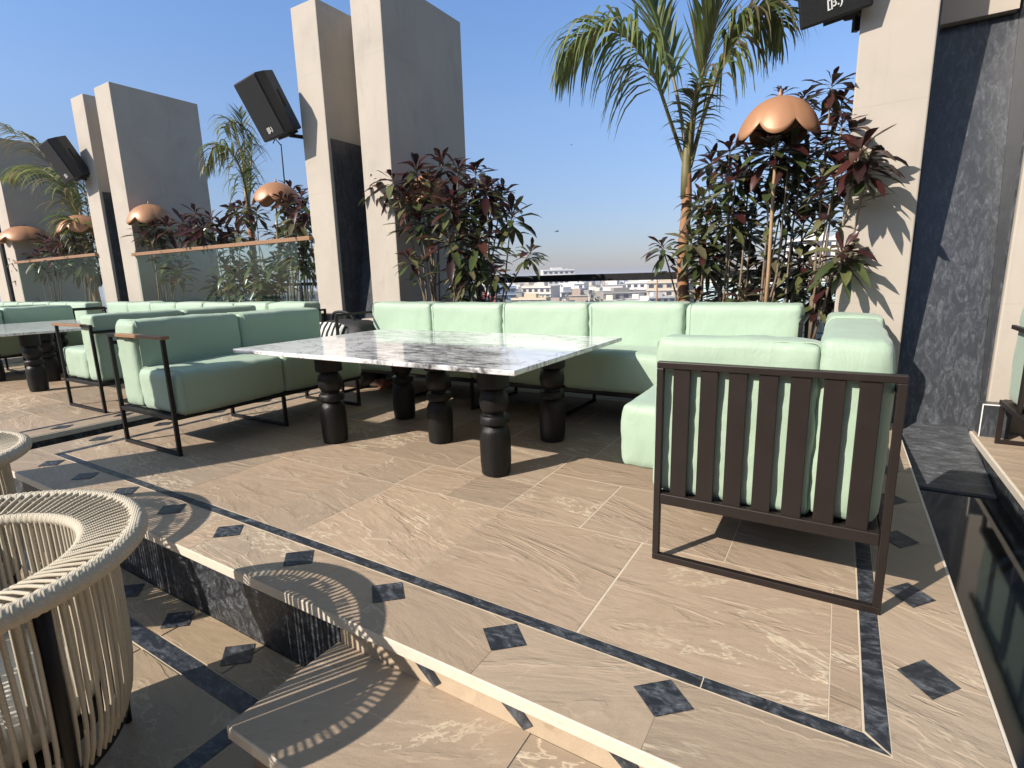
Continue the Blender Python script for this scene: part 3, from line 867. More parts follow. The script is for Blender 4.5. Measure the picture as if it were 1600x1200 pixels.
# ---------------------------------------------------------------- rope armchairs
def chair(loc, rz, label):
    r = empty('rope_armchair', loc, label, 'armchair', 'cream rope armchairs on the lower floor', rz)
    RO, ZR = 0.530, 0.885
    def ring(z, R, rr, n=72, bumps=0, name='ring', mat=None, tilt=0.0):
        mb = MB()
        vs = []; m = 10
        N = n if not bumps else bumps * 4
        for i in range(N):
            a = 2 * math.pi * i / N
            k = rr * (1 + (0.10 * (0.5 + 0.5 * math.cos(2 * math.pi * i / 4)) if bumps else 0))
            for j in range(m):
                b = 2 * math.pi * j / m
                q = R + k * math.cos(b)
                vs.append((q * math.cos(a), q * math.sin(a), z + k * math.sin(b)))
        fs = [(i * m + j, ((i + 1) % N) * m + j, ((i + 1) % N) * m + (j + 1) % m, i * m + (j + 1) % m) for i in range(N) for j in range(m)]
        mb.add(vs, fs)
        return mb.build(name, mat or M['rope'], r, True)
    ring(ZR, RO, 0.030, bumps=150, name='outer_rim')
    ring(ZR - 0.015, 0.385, 0.020, bumps=120, name='inner_rim')
    ring(0.235, 0.405, 0.016, name='base_ring', mat=M['black'])
    mb = MB(); N = 108
    for i in range(N):
        a = 2 * math.pi * (i + random.uniform(-.12, .12)) / N
        ca, sa = math.cos(a), math.sin(a)
        # across the rim
        mb.tube([(ca * 0.385, sa * 0.385, ZR + 0.004), (ca * 0.45, sa * 0.45, ZR + 0.017), (ca * 0.515, sa * 0.515, ZR + 0.024)], 0.0058, 5, False)
    N = 100
    for i in range(N):
        a = 2 * math.pi * (i + random.uniform(-.12, .12)) / N
        b = a + random.uniform(-.008, .008)
        ca, sa = math.cos(a), math.sin(a); cb, sb = math.cos(b), math.sin(b)
        mb.tube([(ca * 0.452, sa * 0.452, ZR - 0.005), (ca * 0.455, sa * 0.455, 0.70), (cb * 0.453, sb * 0.453, 0.52), (cb * 0.447, sb * 0.447, 0.40), (cb * 0.434, sb * 0.434, 0.31), (cb * 0.412, sb * 0.412, 0.24)], 0.0069, 6, False)
        mb.tube([(ca * 0.372, sa * 0.372, ZR - 0.02), (cb * 0.372, sb * 0.372, 0.44)], 0.0060, 5, False)
    mb.build('rope_weave', M['rope'], r, True)
    for k in (18, 96, 198, 276):
        a = rad(k)
        mb = MB()
        p0 = Vector((math.cos(a) * 0.462, math.sin(a) * 0.462, ZR - 0.02)); p1 = Vector((math.cos(a) * 0.44, math.sin(a) * 0.44, 0.0))
        mb.tube([p0, p0.lerp(p1, 0.5), p1], [0.021, 0.0195, 0.013], 8)
        mb.build('leg', M['black'], r, True)
    mb = MB(); mb.lathe([(0.30, 0.36), (0.36, 0.37), (0.365, 0.42), (0.35, 0.455), (0.2, 0.47), (0.05, 0.472)], 40); mb.build('seat_pad', M['seat'], r, True)
    mb = MB(); mb.lathe([(0.02, 0.33), (0.40, 0.33), (0.40, 0.355), (0.02, 0.355)], 40); mb.build('seat_frame', M['black'], r)
    return r
c1 = chair((-2.21, 0.28, -0.37), 0.0, 'nearest cream rope armchair with a wide woven rim, cut by the left edge')
c2 = copy_tree(c1); c2.location = (-3.75, 0.43, -0.37); c2.rotation_euler = (0, 0, rad(10)); c2['label'] = 'second cream rope armchair, only part of its rim showing at the left edge'

# plastered column just outside the left edge of the view; its shadow crosses the near floor
mb = MB(); mb.box((-6.08, -0.95, -0.37), (-5.53, -0.55, 3.2)); tag(mb.build('terrace_column', M['plaster'], bevel=0.01), 'plastered column on the lower floor, beyond the left edge', 'column')

# ---------------------------------------------------------------- loudspeakers
def R3(a, b, c):
    return Matrix.Rotation(a, 4, 'Z') @ Matrix.Rotation(b, 4, 'X') @ Matrix.Rotation(c, 4, 'Y')
def speaker(loc, ang, wall_x, label):
    W, Dp, H = 0.488, 0.395, 0.765
    r = empty('loudspeaker', loc, label, 'loudspeaker', 'black loudspeakers mounted on fin walls')
    mw = Matrix.Translation(loc) @ R3(*ang)
    r.rotation_euler = mw.to_euler()
    mb = MB()
    hw, hh = W / 2, H / 2
    pf = [(-hw, 0.0), (hw, 0.0), (hw, 0.17), (hw * 0.66, Dp), (-hw * 0.66, Dp), (-hw, 0.17)]
    vs = [(x, y, -hh) for x, y in pf] + [(x, y, hh) for x, y in pf]
    n = 6
    mb.add(vs, [tuple(range(n))[::-1], tuple(range(n, 2 * n))] + [(i, (i + 1) % n, n + (i + 1) % n, n + i) for i in range(n)])
    mb.build('cabinet', M['plastic'], r, bevel=0.016, seg=3)
    mb = MB(); mb.box((-hw + 0.014, -0.012, -hh + 0.014), (hw - 0.014, 0.02, hh - 0.014)); mb.build('grille', M['grille'], r, bevel=0.006)
    mb = MB(); mb.box((hw * 0.80, 0.24, -0.08), (hw * 0.9 + 0.006, 0.27, 0.14)); mb.build('handle_slot', M['black'], r)
    tx = bpy.data.curves.new('badge', 'FONT'); tx.body = '[\u03b2.)'; tx.size = 0.075; tx.extrude = 0.002; tx.align_x = 'CENTER'; tx.offset = 0.0015
    to = bpy.data.objects.new('badge_tmp', tx); COL.objects.link(to)
    dg = bpy.context.evaluated_depsgraph_get(); dg.update()
    me = bpy.data.meshes.new_from_object(to.evaluated_get(dg)); me.name = 'badge'
    bpy.data.objects.remove(to)
    me.materials.clear(); me.materials.append(M['white'])
    o = bpy.data.objects.new('badge', me); COL.objects.link(o); o.parent = r
    o.rotation_euler = (math.pi / 2, 0, 0); o.location = (-0.0, -0.015, -hh + 0.09)
    # bracket: yoke under the cabinet and an arm to the fin wall
    mb = MB(); inv = mw.inverted()
    a = mw @ Vector((hw * 0.3, 0.20, -hh - 0.03)); b = Vector((wall_x, YW + 0.12, a.z + 0.02)); 
    mb.box((-hw * 0.35, 0.12, -hh - 0.035), (hw * 0.65, 0.30, -hh - 0.002))
    mb.tube([inv @ a, inv @ Vector((wall_x - 0.1, b.y, b.z)), inv @ b], 0.028, 6)
    mb.tube([inv @ Vector((wall_x - 0.03, b.y, b.z - 0.12)), inv @ Vector((wall_x - 0.03, b.y, b.z + 0.14))], 0.03, 4)
    mb.build('bracket', M['black'], r)
ANG = (0.066, 0.43, -0.142)
speaker((-6.93, 4.91, 3.64), ANG, -6.72, 'black loudspeaker tilted down from the tall beige wall against the blue sky')
speaker((-0.24, 5.10, 3.55), ANG, -0.03, 'black loudspeaker cut by the top edge, above the copper lamp')
speaker((-13.62, 4.94, 3.82), ANG, -13.68, 'smaller looking black loudspeaker at the far left beside a palm frond')

# ---------------------------------------------------------------- planters, glass railing, rear railing
def planter(x0, x1, label):
    r = empty('planter', ((x0 + x1) / 2, 5.9, 0), label, 'planter', 'planters behind the sofas')
    c = (x0 + x1) / 2
    mb = MB()
    mb.box((x0 - c, -0.48, 0), (x1 - c, -0.42, 0.55)); mb.box((x0 - c, 0.82, 0), (x1 - c, 0.88, 0.55))
    mb.box((x0 - c, -0.42, 0), (x0 - c + 0.06, 0.82, 0.55)); mb.box((x1 - c - 0.06, -0.42, 0), (x1 - c, 0.82, 0.55))
    mb.build('box', M['plaster_d'], r)
    mb = MB(); mb.box((x0 - c + 0.06, -0.42, 0.3), (x1 - c - 0.06, 0.82, 0.48)); mb.build('soil', M['soil'], r)
planter(-5.05, -0.04, 'long dark planter behind the near long sofa')
planter(-12.03, -6.73, 'long dark planter behind the glass railing')
planter(-18.34, -13.69, 'long dark planter at the far left below the copper lamps')

def glass_rail(x0, x1, zt, n, label):
    r = empty('glass_railing', (x0, 5.37, 0), label, 'railing', 'glass railings with wooden handrails')
    wd = (x1 - x0) / n
    for i in range(n):
        mb = MB(); mb.box((i * wd + 0.012, -0.006, 0.32), ((i + 1) * wd - 0.012, 0.006, zt - 0.03)); mb.build('glass_pane', M['glass'], r)
    mb = MB(); mb.box((-0.06, -0.035, zt - 0.03), (x1 - x0 + 0.03, 0.035, zt + 0.03)); mb.build('handrail', M['teak'], r, bevel=0.005)
    mb = MB(); mb.box((0, -0.02, 0.30), (x1 - x0, 0.02, 0.36)); mb.build('base_channel', M['black'], r)
glass_rail(-12.04, -6.74, 1.955, 2, 'glass railing with a brown wooden handrail in front of the dark shrubs')
glass_rail(-18.3, -13.7, 2.03, 2, 'far left glass railing with a wooden handrail under the copper lamps')

r = empty('rear_railing', (-5.0, 7.15, 0.3), 'dark horizontal rail of the terrace edge in front of the city', 'railing')
mb = MB(); mb.box((0, -0.05, 1.0 - 0.075), (5.0, 0.05, 1.0 + 0.022)); mb.build('top_rail', M['black'], r, bevel=0.004)
for x in (0.04, 3.25, 4.9):
    mb = MB(); mb.bar((x, 0, 0), (x, 0, 0.92), 0.05); mb.build('post', M['black'], r)
mb = MB()
x = 3.4
while x < 4.9:
    mb.tube([(x, 0, 0.05), (x, 0, 0.95)], 0.006, 5); x += 0.155
for z in (0.12, 0.27, 0.42, 0.57, 0.72, 0.87):
    mb.tube([(3.28, 0.014, z), (4.88, 0.014, z)], 0.006, 5)
mb.build('wire_mesh', M['black'], r)
r = empty('rear_railing', (-12.0, 7.15, 0.3), 'dark rail glimpsed through the glass and shrubs on the left', 'railing')
mb = MB(); mb.box((0, -0.04, 0.955), (5.2, 0.04, 1.02)); mb.build('top_rail', M['black'], r, bevel=0.004)
for x in (0.04, 2.6, 5.1):
    mb = MB(); mb.bar((x, 0, 0), (x, 0, 0.953), 0.05); mb.build('post', M['black'], r)
# corrugated sheet wall beyond the mesh
r = empty('sheet_wall', (-2.05, 9.5, -0.95), 'pale blue corrugated sheet wall seen through the wire mesh', 'wall')
mb = MB(); n = 220; L = 4.2
vs = []
for i in range(n + 1):
    x = L * i / n - 0.05; y = 0.03 * math.sin(i * 1.15)
    vs += [(x, y, 0), (x, y, 2.05)]
mb.add(vs, [(2 * i, 2 * i + 2, 2 * i + 3, 2 * i + 1) for i in range(n)])
o = mb.build('sheeting', M['sheet'], r, True); md = o.modifiers.new('solid', 'SOLIDIFY'); md.thickness = 0.01
mb = MB(); mb.box((-0.05, 0.04, 2.05), (4.15, 0.10, 2.11)); mb.build('top_trim', M['white'], r)
for x in (0.0, 2.0, 4.0):
    mb = MB(); mb.box((x, 0.045, -22.9), (x + 0.1, 0.15, 2.0)); mb.build('post', M['c_grey'], r)

# ---------------------------------------------------------------- copper scalloped lamps on cane stems
def lamp(top, foot, R, H, label, tilt=0.0, lobes=7, rot=0.0):
    foot = Vector(foot); top = Vector(top)
    r = empty('garden_lamp', foot, label, 'lamp', 'copper scalloped lamps among the shrubs')
    t = top - foot
    mb = MB(); N = lobes * 12; K = 14
    vs = [(0, 0, 0.0)]
    for j in range(1, K + 1):
        for i in range(N):
            a = 2 * math.pi * i / N
            lob = abs(math.sin(a * lobes / 2 + rot))
            tmax = 1.20 + 0.33 * lob ** 0.7
            th = tmax * j / K
            rr = R * math.sin(th) * (1 + 0.05 * lob ** 0.6 * (j / K)) * (1 + 0.012 * noise.noise(Vector((math.cos(a) * 3 + rot, math.sin(a) * 3, th * 3))))
            vs.append((rr * math.cos(a), rr * math.sin(a), -H * (1 - math.cos(th))))
    fs = [(0, 1 + i, 1 + (i + 1) % N) for i in range(N)]
    fs += [(1 + (j - 1) * N + i, 1 + j * N + i, 1 + j * N + (i + 1) % N, 1 + (j - 1) * N + (i + 1) % N) for j in range(1, K) for i in range(N)]
    mb.add(vs, fs)
    o = mb.build('lamp_shade', M['copper'], r, True)
    o.location = t; o.rotation_euler = (tilt, tilt * 0.5, 0)
    md = o.modifiers.new('solid', 'SOLIDIFY'); md.thickness = 0.008; md.offset = -1
    mb = MB(); mb.lathe([(0.012, -0.005), (0.02, 0.01), (0.012, 0.03), (0.006, 0.06)], 10); f = mb.build('finial', M['copper'], r, True); f.location = t
    mb = MB(); mb.tube([(0, 0, 0), t * 0.35 + Vector((0.01, 0, 0)), t * 0.7, t - Vector((0, 0, 0.02))], [0.017, 0.016, 0.014, 0.012], 8); mb.build('stem', M['cane'], r, True)
p = at_y(1219, 151, 5.46); q = at_y(1194, 480, 5.46); lamp(p, (q.x, 5.46, 0.47), 0.325, 0.37, 'copper scalloped lamp shade among dark leaves at the right, largest in view', 0.02, 7, 0.5)
p = at_y(431, 285, 5.75); lamp(p, (p.x - 0.33, 5.75, 0.47), 0.37, 0.36, 'copper lamp shade half hidden by red leaves near the speaker wall', 0.0, 7, 0.2)
p = at_y(232, 319, 5.58); lamp(p, (p.x - 0.2, 5.58, 0.47), 0.40, 0.40, 'copper lamp shade in front of the grey wall above the glass railing', 0.03, 7, 0.9)
p = at_y(125, 336, 5.7); lamp(p, (p.x - 0.3, 5.7, 0.47), 0.48, 0.44, 'copper lamp shade below the leaning palm frond', 0.0, 7, 0.3)
p = at_y(38, 353, 5.7); lamp(p, (p.x - 0.3, 5.7, 0.47), 0.58, 0.46, 'dull copper lamp shade at the left edge of the view', 0.0, 7, 0.7)
p = at_y(668, 272, 5.75); lamp(p, (p.x + 0.02, 5.75, 0.47), 0.31, 0.42, 'brown lamp shade buried in the leaves of the shrub by the shaded wall', 0.10, 7, 0.1)

# ---------------------------------------------------------------- shrubs
BURG = [(0.050, 0.013, 0.014), (0.070, 0.020, 0.018), (0.036, 0.012, 0.012), (0.085, 0.030, 0.024)]
GREEN = [(0.085, 0.105, 0.034), (0.120, 0.130, 0.050), (0.060, 0.082, 0.028), (0.165, 0.160, 0.080), (0.130, 0.115, 0.065)]
def leaf(mb, base, d, L, wd, up, droop, col):
    d = d.normalized()
    side = d.cross(up)
    if side.length < 1e-3: side = Vector((1, 0, 0))
    side.normalize()
    nrm = side.cross(d).normalized()
    mb.col = col
    prof = ((0.0, 0.10), (0.18, 0.24), (0.42, 0.70), (0.66, 1.0), (0.87, 0.62), (1.0, 0.04))
    vs = []
    for t, ww in prof:
        c = base + d * (L * t) + Vector((0, 0, -droop * L * t * t))
        wv = 0.06 * L * math.sin(t * 9 + L * 50) * t
        c = c + nrm * wv * 0.4
        vs += [c - side * wd * ww * 0.5 + nrm * 0.16 * wd * ww, c, c + side * wd * ww * 0.5 + nrm * 0.16 * wd * ww]
    fs = []
    for i in range(len(prof) - 1):
        a = 3 * i
        fs += [(a, a + 1, a + 4, a + 3), (a + 1, a + 2, a + 5, a + 4)]
    mb.add(vs, fs)
def whorl(mb, c, axis_, R, red, n=13):
    axis_ = axis_.normalized()
    u = axis_.cross(Vector((0.3, 0.9, 0.2))).normalized(); v = axis_.cross(u)
    for i in range(n):
        a = 2.4 * i + random.uniform(-.3, .3)
        k = i / n
        elev_ = 1.10 - 1.60 * k ** 0.8 + random.uniform(-.25, .25)
        d = (u * math.cos(a) + v * math.sin(a)) * math.cos(elev_) + axis_ * math.sin(elev_)
        L = R * (0.64 + 0.48 * math.sin(k * 2.6 + 0.35)) * random.uniform(0.75, 1.15)
        rr = red + (0.45 if k < 0.4 else -0.05)
        col = random.choice(BURG) if random.random() < rr else random.choice(GREEN)
        m = random.uniform(0.75, 1.25); col = tuple(x * m for x in col)
        leaf(mb, c - axis_ * (0.45 * R * k), d, L, L * random.uniform(0.24, 0.33), axis_, random.uniform(0.15, 0.6), col)
def shrub(loc, whorls, label, trunk=None, group='dark leaved shrubs in the planters', rz=0.47):
    """whorls: list of (world centre, radius, redness)"""
    loc = Vector(loc)
    r = empty('shrub', loc, label, 'shrub', group)
    st = MB(); fo = MB()
    bases = [Vector((dx_ + random.uniform(-.04, .04), random.uniform(-.1, .1), 0)) for dx_ in (-.28, -.1, .08, .26)]
    last = None
    for c, R, red, *dup in whorls:
        c = Vector(c) - loc
        b = min(bases, key=lambda q: abs(q.x - c.x * 0.5) + random.uniform(0, .12))
        mid = b.lerp(c, 0.5) + Vector((random.uniform(-.06, .06), random.uniform(-.06, .06), 0.10 * random.random()))
        mid.x = b.x + (c.x - b.x) * random.uniform(0.15, 0.75); mid.y = b.y + (c.y - b.y) * 0.35; mid.z = b.z + (c.z - b.z) * random.uniform(0.35, 0.65)
        q = [b, b.lerp(mid, 0.5) + Vector((random.uniform(-.02, .02), 0, 0)), mid, mid.lerp(c, 0.55) + Vector((0, 0, 0.02)), c]
        if dup and last is not None:
            q = [last, last.lerp(c, 0.5) - Vector((0, 0, 0.05)), c]; mid = last.copy()
            st.tube(q, [0.008, 0.007, 0.006], 6)
        else:
            st.tube(q, [0.014, 0.012, 0.0095, 0.008, 0.006], 6)
            last = mid.lerp(c, 0.5)
        ax = (c - mid).normalized() * 0.7 + Vector((random.uniform(-.25, .25), random.uniform(-.40, .1), 0.75))
        whorl(fo, c, ax, R, red, random.randint(18, 24))
        # smaller leaves lower on the stem
        for k in range(random.randint(5, 9)):
            t = random.uniform(0.30, 0.97)
            p = mid.lerp(c, t)
            a = random.uniform(0, 6.28)
            leaf(fo, p, Vector((math.cos(a), math.sin(a), random.uniform(-.1, .6))), R * random.uniform(0.7, 1.1), R * 0.26, Vector((0, 0, 1)), 0.3, random.choice(GREEN))
    if trunk:
        st.tube([Vector(t) - loc for t in trunk], [0.034, 0.030, 0.026, 0.018], 8)
    st.build('stem', M['bark'], r, True)
    fo.build('foliage', M['leaf'], r, True, attr='tint')
def wl(lst, Y, spread=0.35, rs=1.0, dup_p=0.6):
    out = []
    for e in lst:
        x, y, rp, red = e[:4]
        Yd = Y + random.uniform(-spread, spread) if len(e) < 5 else e[4]
        c = at_y(x, y, Yd)
        dep = (c - CAM).dot(FW)
        out.append((c, rp / FPX * dep * rs, red))
        if random.random() < dup_p:
            out.append((at_y(x + random.uniform(-22, 22), y + random.uniform(2, 30), Yd + random.uniform(0.05, 0.35)), rp / FPX * dep * rs * 0.95, red * 0.7, 1))
    return out
# right bay: three plants standing round the large lamp
shrub((-0.30, 5.75, 0.48), wl([(1300, 128, 46, .75, 5.5), (1316, 190, 48, .75, 5.35), (1345, 232, 62, .8, 5.12), (1356, 262, 46, .45, 5.2), (1308, 265, 50, .35, 5.4), (1318, 388, 50, .3, 5.2), (1290, 225, 42, .5, 5.5),
                               (1300, 330, 44, .15, 5.7), (1296, 430, 40, .15, 5.7), (1262, 300, 44, .2), (1280, 470, 36, .3)], 5.75),
      'dark red and green shrub leaning onto the sunny fin wall right of the copper lamp')
shrub((-0.75, 5.8, 0.48), wl([(1222, 145, 30, .8, 5.95), (1256, 150, 26, .8, 6.0), (1205, 222, 58, .45, 5.45), (1235, 228, 46, .45, 5.5), (1252, 250, 50, .3), (1172, 250, 48, .4), (1180, 300, 48, .15), (1222, 318, 46, .1), (1240, 370, 42, .1),
                               (1200, 392, 40, .15), (1235, 440, 44, .25), (1215, 280, 46, .1), (1262, 200, 40, .6), (1255, 415, 36, .2)], 5.85),
      'bushy shrub directly under the large copper lamp, dark red tips above green leaves')
shrub((-1.12, 5.85, 0.48), wl([(1140, 232, 42, .7), (1112, 250, 40, .6), (1150, 275, 46, .3), (1118, 300, 42, .2), (1090, 312, 36, .4), (1140, 330, 44, .1), (1105, 345, 40, .15), (1080, 372, 40, .1, 5.6), (1128, 385, 42, .1), (1034, 384, 36, .35, 5.6),
                               (1160, 355, 42, .1), (1100, 400, 40, .15, 5.6), (1128, 448, 36, .1), (1090, 465, 34, .1, 5.7), (1170, 420, 40, .1), (1160, 462, 36, .1)], 5.85),
      'green shrub with dark red tips between the palm trunk and the copper lamp stem')
# by the shaded wall
tr0 = at_y(678, 480, 5.6)
shrub((tr0.x, 5.6, 0.48), wl([(612, 278, 42, .85, 5.32), (650, 262, 40, .75, 5.4), (668, 290, 38, .5), (690, 252, 38, .85), (640, 308, 36, .3, 5.4), (655, 345, 40, .15, 5.4), (716, 262, 40, .8), (706, 312, 46, .5, 5.3), (690, 345, 34, .2), (640, 402, 28, .4), (700, 372, 52, .35, 5.25), (715, 455, 34, .1)], 5.6, dup_p=0.15),
      'shrub on a pale trunk in front of the shaded fin wall', trunk=[(tr0.x, 5.6, 0.48), at_y(676, 430, 5.6), at_y(671, 350, 5.6), at_y(666, 285, 5.58)])
p = at_y(740, 480, 5.8)
shrub((p.x, 5.8, 0.48), wl([(742, 266, 40, .7), (760, 292, 44, .45), (735, 300, 44, .35), (768, 318, 46, .2), (800, 333, 46, .15, 5.7), (742, 335, 48, .15), (785, 300, 36, .6), (748, 372, 50, .3, 5.45), (725, 350, 42, .25), (728, 405, 38, .1), (772, 425, 30, .15),
                            (830, 392, 34, .15, 5.5), (756, 400, 38, .1), (770, 462, 38, .05), (735, 462, 34, .1), (716, 425, 34, .1)], 5.8, dup_p=0.12),
      'spreading olive green shrub against the sky with one long twig reaching right')
# left bay behind the glass
p = at_y(245, 470, 5.75)
shrub((p.x, 5.75, 0.48), wl([(222, 362, 24, .3, 5.5), (240, 352, 26, .3, 5.5), (262, 352, 28, .6), (285, 345, 28, .7), (262, 400, 26, .1, 5.6), (282, 420, 26, .1, 5.6), (305, 332, 28, .8), (300, 360, 26, .5), (318, 352, 28, .6)], 5.75),
      'low dark shrub behind the left end of the glass railing')
p = at_y(355, 470, 5.8)
shrub((p.x, 5.8, 0.48), wl([(330, 340, 28, .6), (345, 352, 26, .3), (360, 385, 26, .2), (375, 365, 26, .1), (352, 415, 28, .05), (372, 430, 30, .05), (392, 405, 28, .05), (340, 440, 26, .05), (385, 442, 28, .0), (365, 460, 28, 0), (405, 435, 26, .05)], 5.8),
      'green shrub behind the glass in front of the sky gap left of the thin palm')
p = at_y(455, 470, 5.8)
shrub((p.x, 5.8, 0.48), wl([(380, 322, 30, .6), (400, 330, 26, .4), (440, 312, 28, .6, 5.5), (455, 295, 28, .8), (470, 305, 28, .7), (478, 322, 28, .6), (462, 335, 30, .4), (445, 350, 28, .2), (472, 355, 30, .3), (430, 405, 28, .1), (455, 395, 30, .05), (472, 400, 28, .1),
                            (478, 375, 28, .2), (440, 425, 28, .1), (435, 365, 28, .1)], 5.8),
      'shrub with wine red tips round the copper lamp beside the speaker wall')
# far left bay
p = at_y(85, 460, 5.8)
shrub((p.x, 5.8, 0.48), wl([(30, 405, 22, .5), (50, 395, 22, .6), (62, 400, 22, .3, 5.5), (75, 380, 22, .6), (92, 372, 22, .7), (105, 385, 22, .5), (70, 372, 20, .5), (88, 395, 22, .6, 5.5)], 5.8),
      'dark shrub with pink edged leaves at the far left railing')
p = at_y(140, 460, 5.8)
shrub((p.x, 5.8, 0.48), wl([(115, 378, 22, .4), (130, 385, 24, .5), (145, 375, 22, .4), (128, 365, 22, .3), (148, 395, 22, .3), (118, 395, 22, .4)], 5.8),
      'dark shrub under the copper lamp beside the far speaker wall')

# ---------------------------------------------------------------- palms
PG = [(0.16, 0.215, 0.06), (0.20, 0.25, 0.08), (0.30, 0.31, 0.12), (0.11, 0.165, 0.055)]
PY = [(0.16, 0.16, 0.05), (0.21, 0.17, 0.07), (0.26, 0.19, 0.10)]
def bez(pts, n):
    pts = [Vector(p) for p in pts]
    out = []
    m = len(pts) - 1
    P = [pts[0] * 2 - pts[1]] + pts + [pts[-1] * 2 - pts[-2]]
    for i in range(m):
        for k in range(n):
            t = k / n
            a, b, c, d = P[i:i + 4]
            out.append(0.5 * ((2 * b) + (c - a) * t + (2 * a - 5 * b + 4 * c - d) * t * t + (3 * b - a - 3 * c + d) * t ** 3))
    out.append(pts[-1])
    return out
def frond(st, fo, pts, ll, dry=0.1, start=0.12, n=58, droop=0.9, wd=0.026, asc=1.0):
    path = bez(pts, 10)
    m = len(path)
    st.tube(path, [0.020 * (1 - 0.8 * i / m) + 0.003 for i in range(m)], 5)
    n = int(n * 1.2)
    for i in range(n):
        t = start + (1 - start) * i / (n - 1)
        f = t * (m - 1); k = min(int(f), m - 2)
        p = path[k].lerp(path[k + 1], f - k)
        tan = (path[k + 1] - path[k]).normalized()
        sd = tan.cross(Vector((0, 0, 1)))
        if sd.length < 0.05: sd = Vector((1, 0, 0))
        sd.normalize()
        nr = sd.cross(tan)
        for s in (-1, 1):
            L = ll * (0.55 + 0.75 * math.sin(math.pi * min(1, t * 0.85 + 0.12))) * random.uniform(0.8, 1.1) * (1 if t < 0.85 else 0.75)
            d = (tan * random.uniform(0.55, 0.85) * asc + sd * s * random.uniform(0.6, 0.95) + nr * random.uniform(0.0, 0.35)).normalized()
            isdry = random.random() < dry + 0.35 * max(0, t - 0.75)
            col = random.choice(PY if isdry else PG); q = random.uniform(0.8, 1.25); fo.col = tuple(x * q for x in col)
            g = droop * random.uniform(0.7, 1.4)
            w2 = d.cross(Vector((0, 0, 1)))
            if w2.length < 0.05: w2 = sd
            w2.normalize()
            w2 = (w2 + nr * random.uniform(-.5, .5)).normalized()
            vs = []
            q = p.copy(); dd = d.copy(); seg = 5
            for j in range(seg + 1):
                u = j / seg
                ww = wd * (0.5 + 0.9 * u if u < 0.4 else 0.86 * (1.05 - u) / 0.65)
                vs += [q - w2 * ww, q + w2 * ww]
                q = q + dd * (L / seg)
                dd = (dd + Vector((0, 0, -g * 0.34 * (0.9 + 0.4 * u)))).normalized()
            fo.add(vs, [(2 * j, 2 * j + 1, 2 * j + 3, 2 * j + 2) for j in range(seg)])
def palm(base, top, fronds, label, r0=0.075, ll=0.5, sheath=True, kw=None):
    base = Vector(base); top = Vector(top)
    r = empty('palm_tree', base, label, 'palm tree', 'young palms in the planters')
    tr = MB(); h = top - base; n = 30
    path = [h * (i / n) + Vector((0.015 * math.sin(i * 0.3), 0, 0)) for i in range(n + 1)]
    tr.tube(path, [r0 * (1.0 - 0.35 * i / n) * (1 + (0.035 if i % 2 else 0)) for i in range(n + 1)], 14)
    tr.build('trunk', M['palmbark'], r, True)
    sh = MB(); sh.tube([h * 0.86, h, h + Vector((0, 0, 0.22)), h + Vector((0, 0, 0.5))], [r0 * 0.75, r0 * 0.74, r0 * 0.6, r0 * 0.3], 12); sh.build('crown_shaft', M['sheath'], r, True)
    st = MB(); fo = MB()
    for f in fronds:
        pts = [Vector(q) - base for q in f['p']]
        frond(st, fo, pts, f.get('ll', ll), f.get('dry', 0.1), f.get('s', 0.12), f.get('n', 58), f.get('g', 0.9), f.get('w', 0.021), f.get('asc', 1.0))
    st.build('frond_stalks', M['sheath'], r, True)
    fo.build('fronds', M['frond'], r, True, attr='tint')
Yp = 6.1
def A(x, y, Y=Yp): return at_y(x, y, Y)
palm((A(1068, 470).x, Yp, 0.48), A(1072, 270), [
    dict(p=[A(1072, 262), A(1048, 190, 6.0), A(1018, 110, 5.8), A(968, 50, 5.6), A(910, 55, 5.5), A(878, 105, 5.45)], ll=0.72, dry=0.14, g=1.7, n=56, s=0.30),
    dict(p=[A(1074, 255), A(1060, 160, 6.2), A(1035, 60, 6.3), A(1000, -40, 6.4), A(950, -110, 6.4)], ll=0.62, dry=0.06, g=0.35, n=50, s=0.34, asc=2.0),
    dict(p=[A(1078, 250), A(1088, 160, 6.1), A(1112, 60, 6.0), A(1140, -40, 5.9), A(1190, -120, 5.8)], ll=0.60, dry=0.15, g=0.35, n=52, s=0.34, asc=2.2),
    dict(p=[A(1078, 262), A(1100, 180, 6.2), A(1130, 100, 6.3), A(1165, 40, 6.3), A(1205, 20, 6.4), A(1222, 40, 6.5)], ll=0.66, dry=0.3, g=1.7, n=56, s=0.30),
    dict(p=[A(1080, 250), A(1110, 150, 6.4), A(1160, 50, 6.6), A(1235, -10, 6.8), A(1310, -30, 7.0)], ll=0.46, dry=0.55, g=0.5, n=44, s=0.45, asc=1.6),
    dict(p=[A(1076, 250), A(1080, 200, 6.0), A(1084, 160, 5.9), A(1090, 125, 5.8)], ll=0.30, dry=0.4, g=1.2, n=26, s=0.1),
], 'tall young palm with arching green fronds right of centre against the sky', 0.072, 0.5)
Yq = 6.3
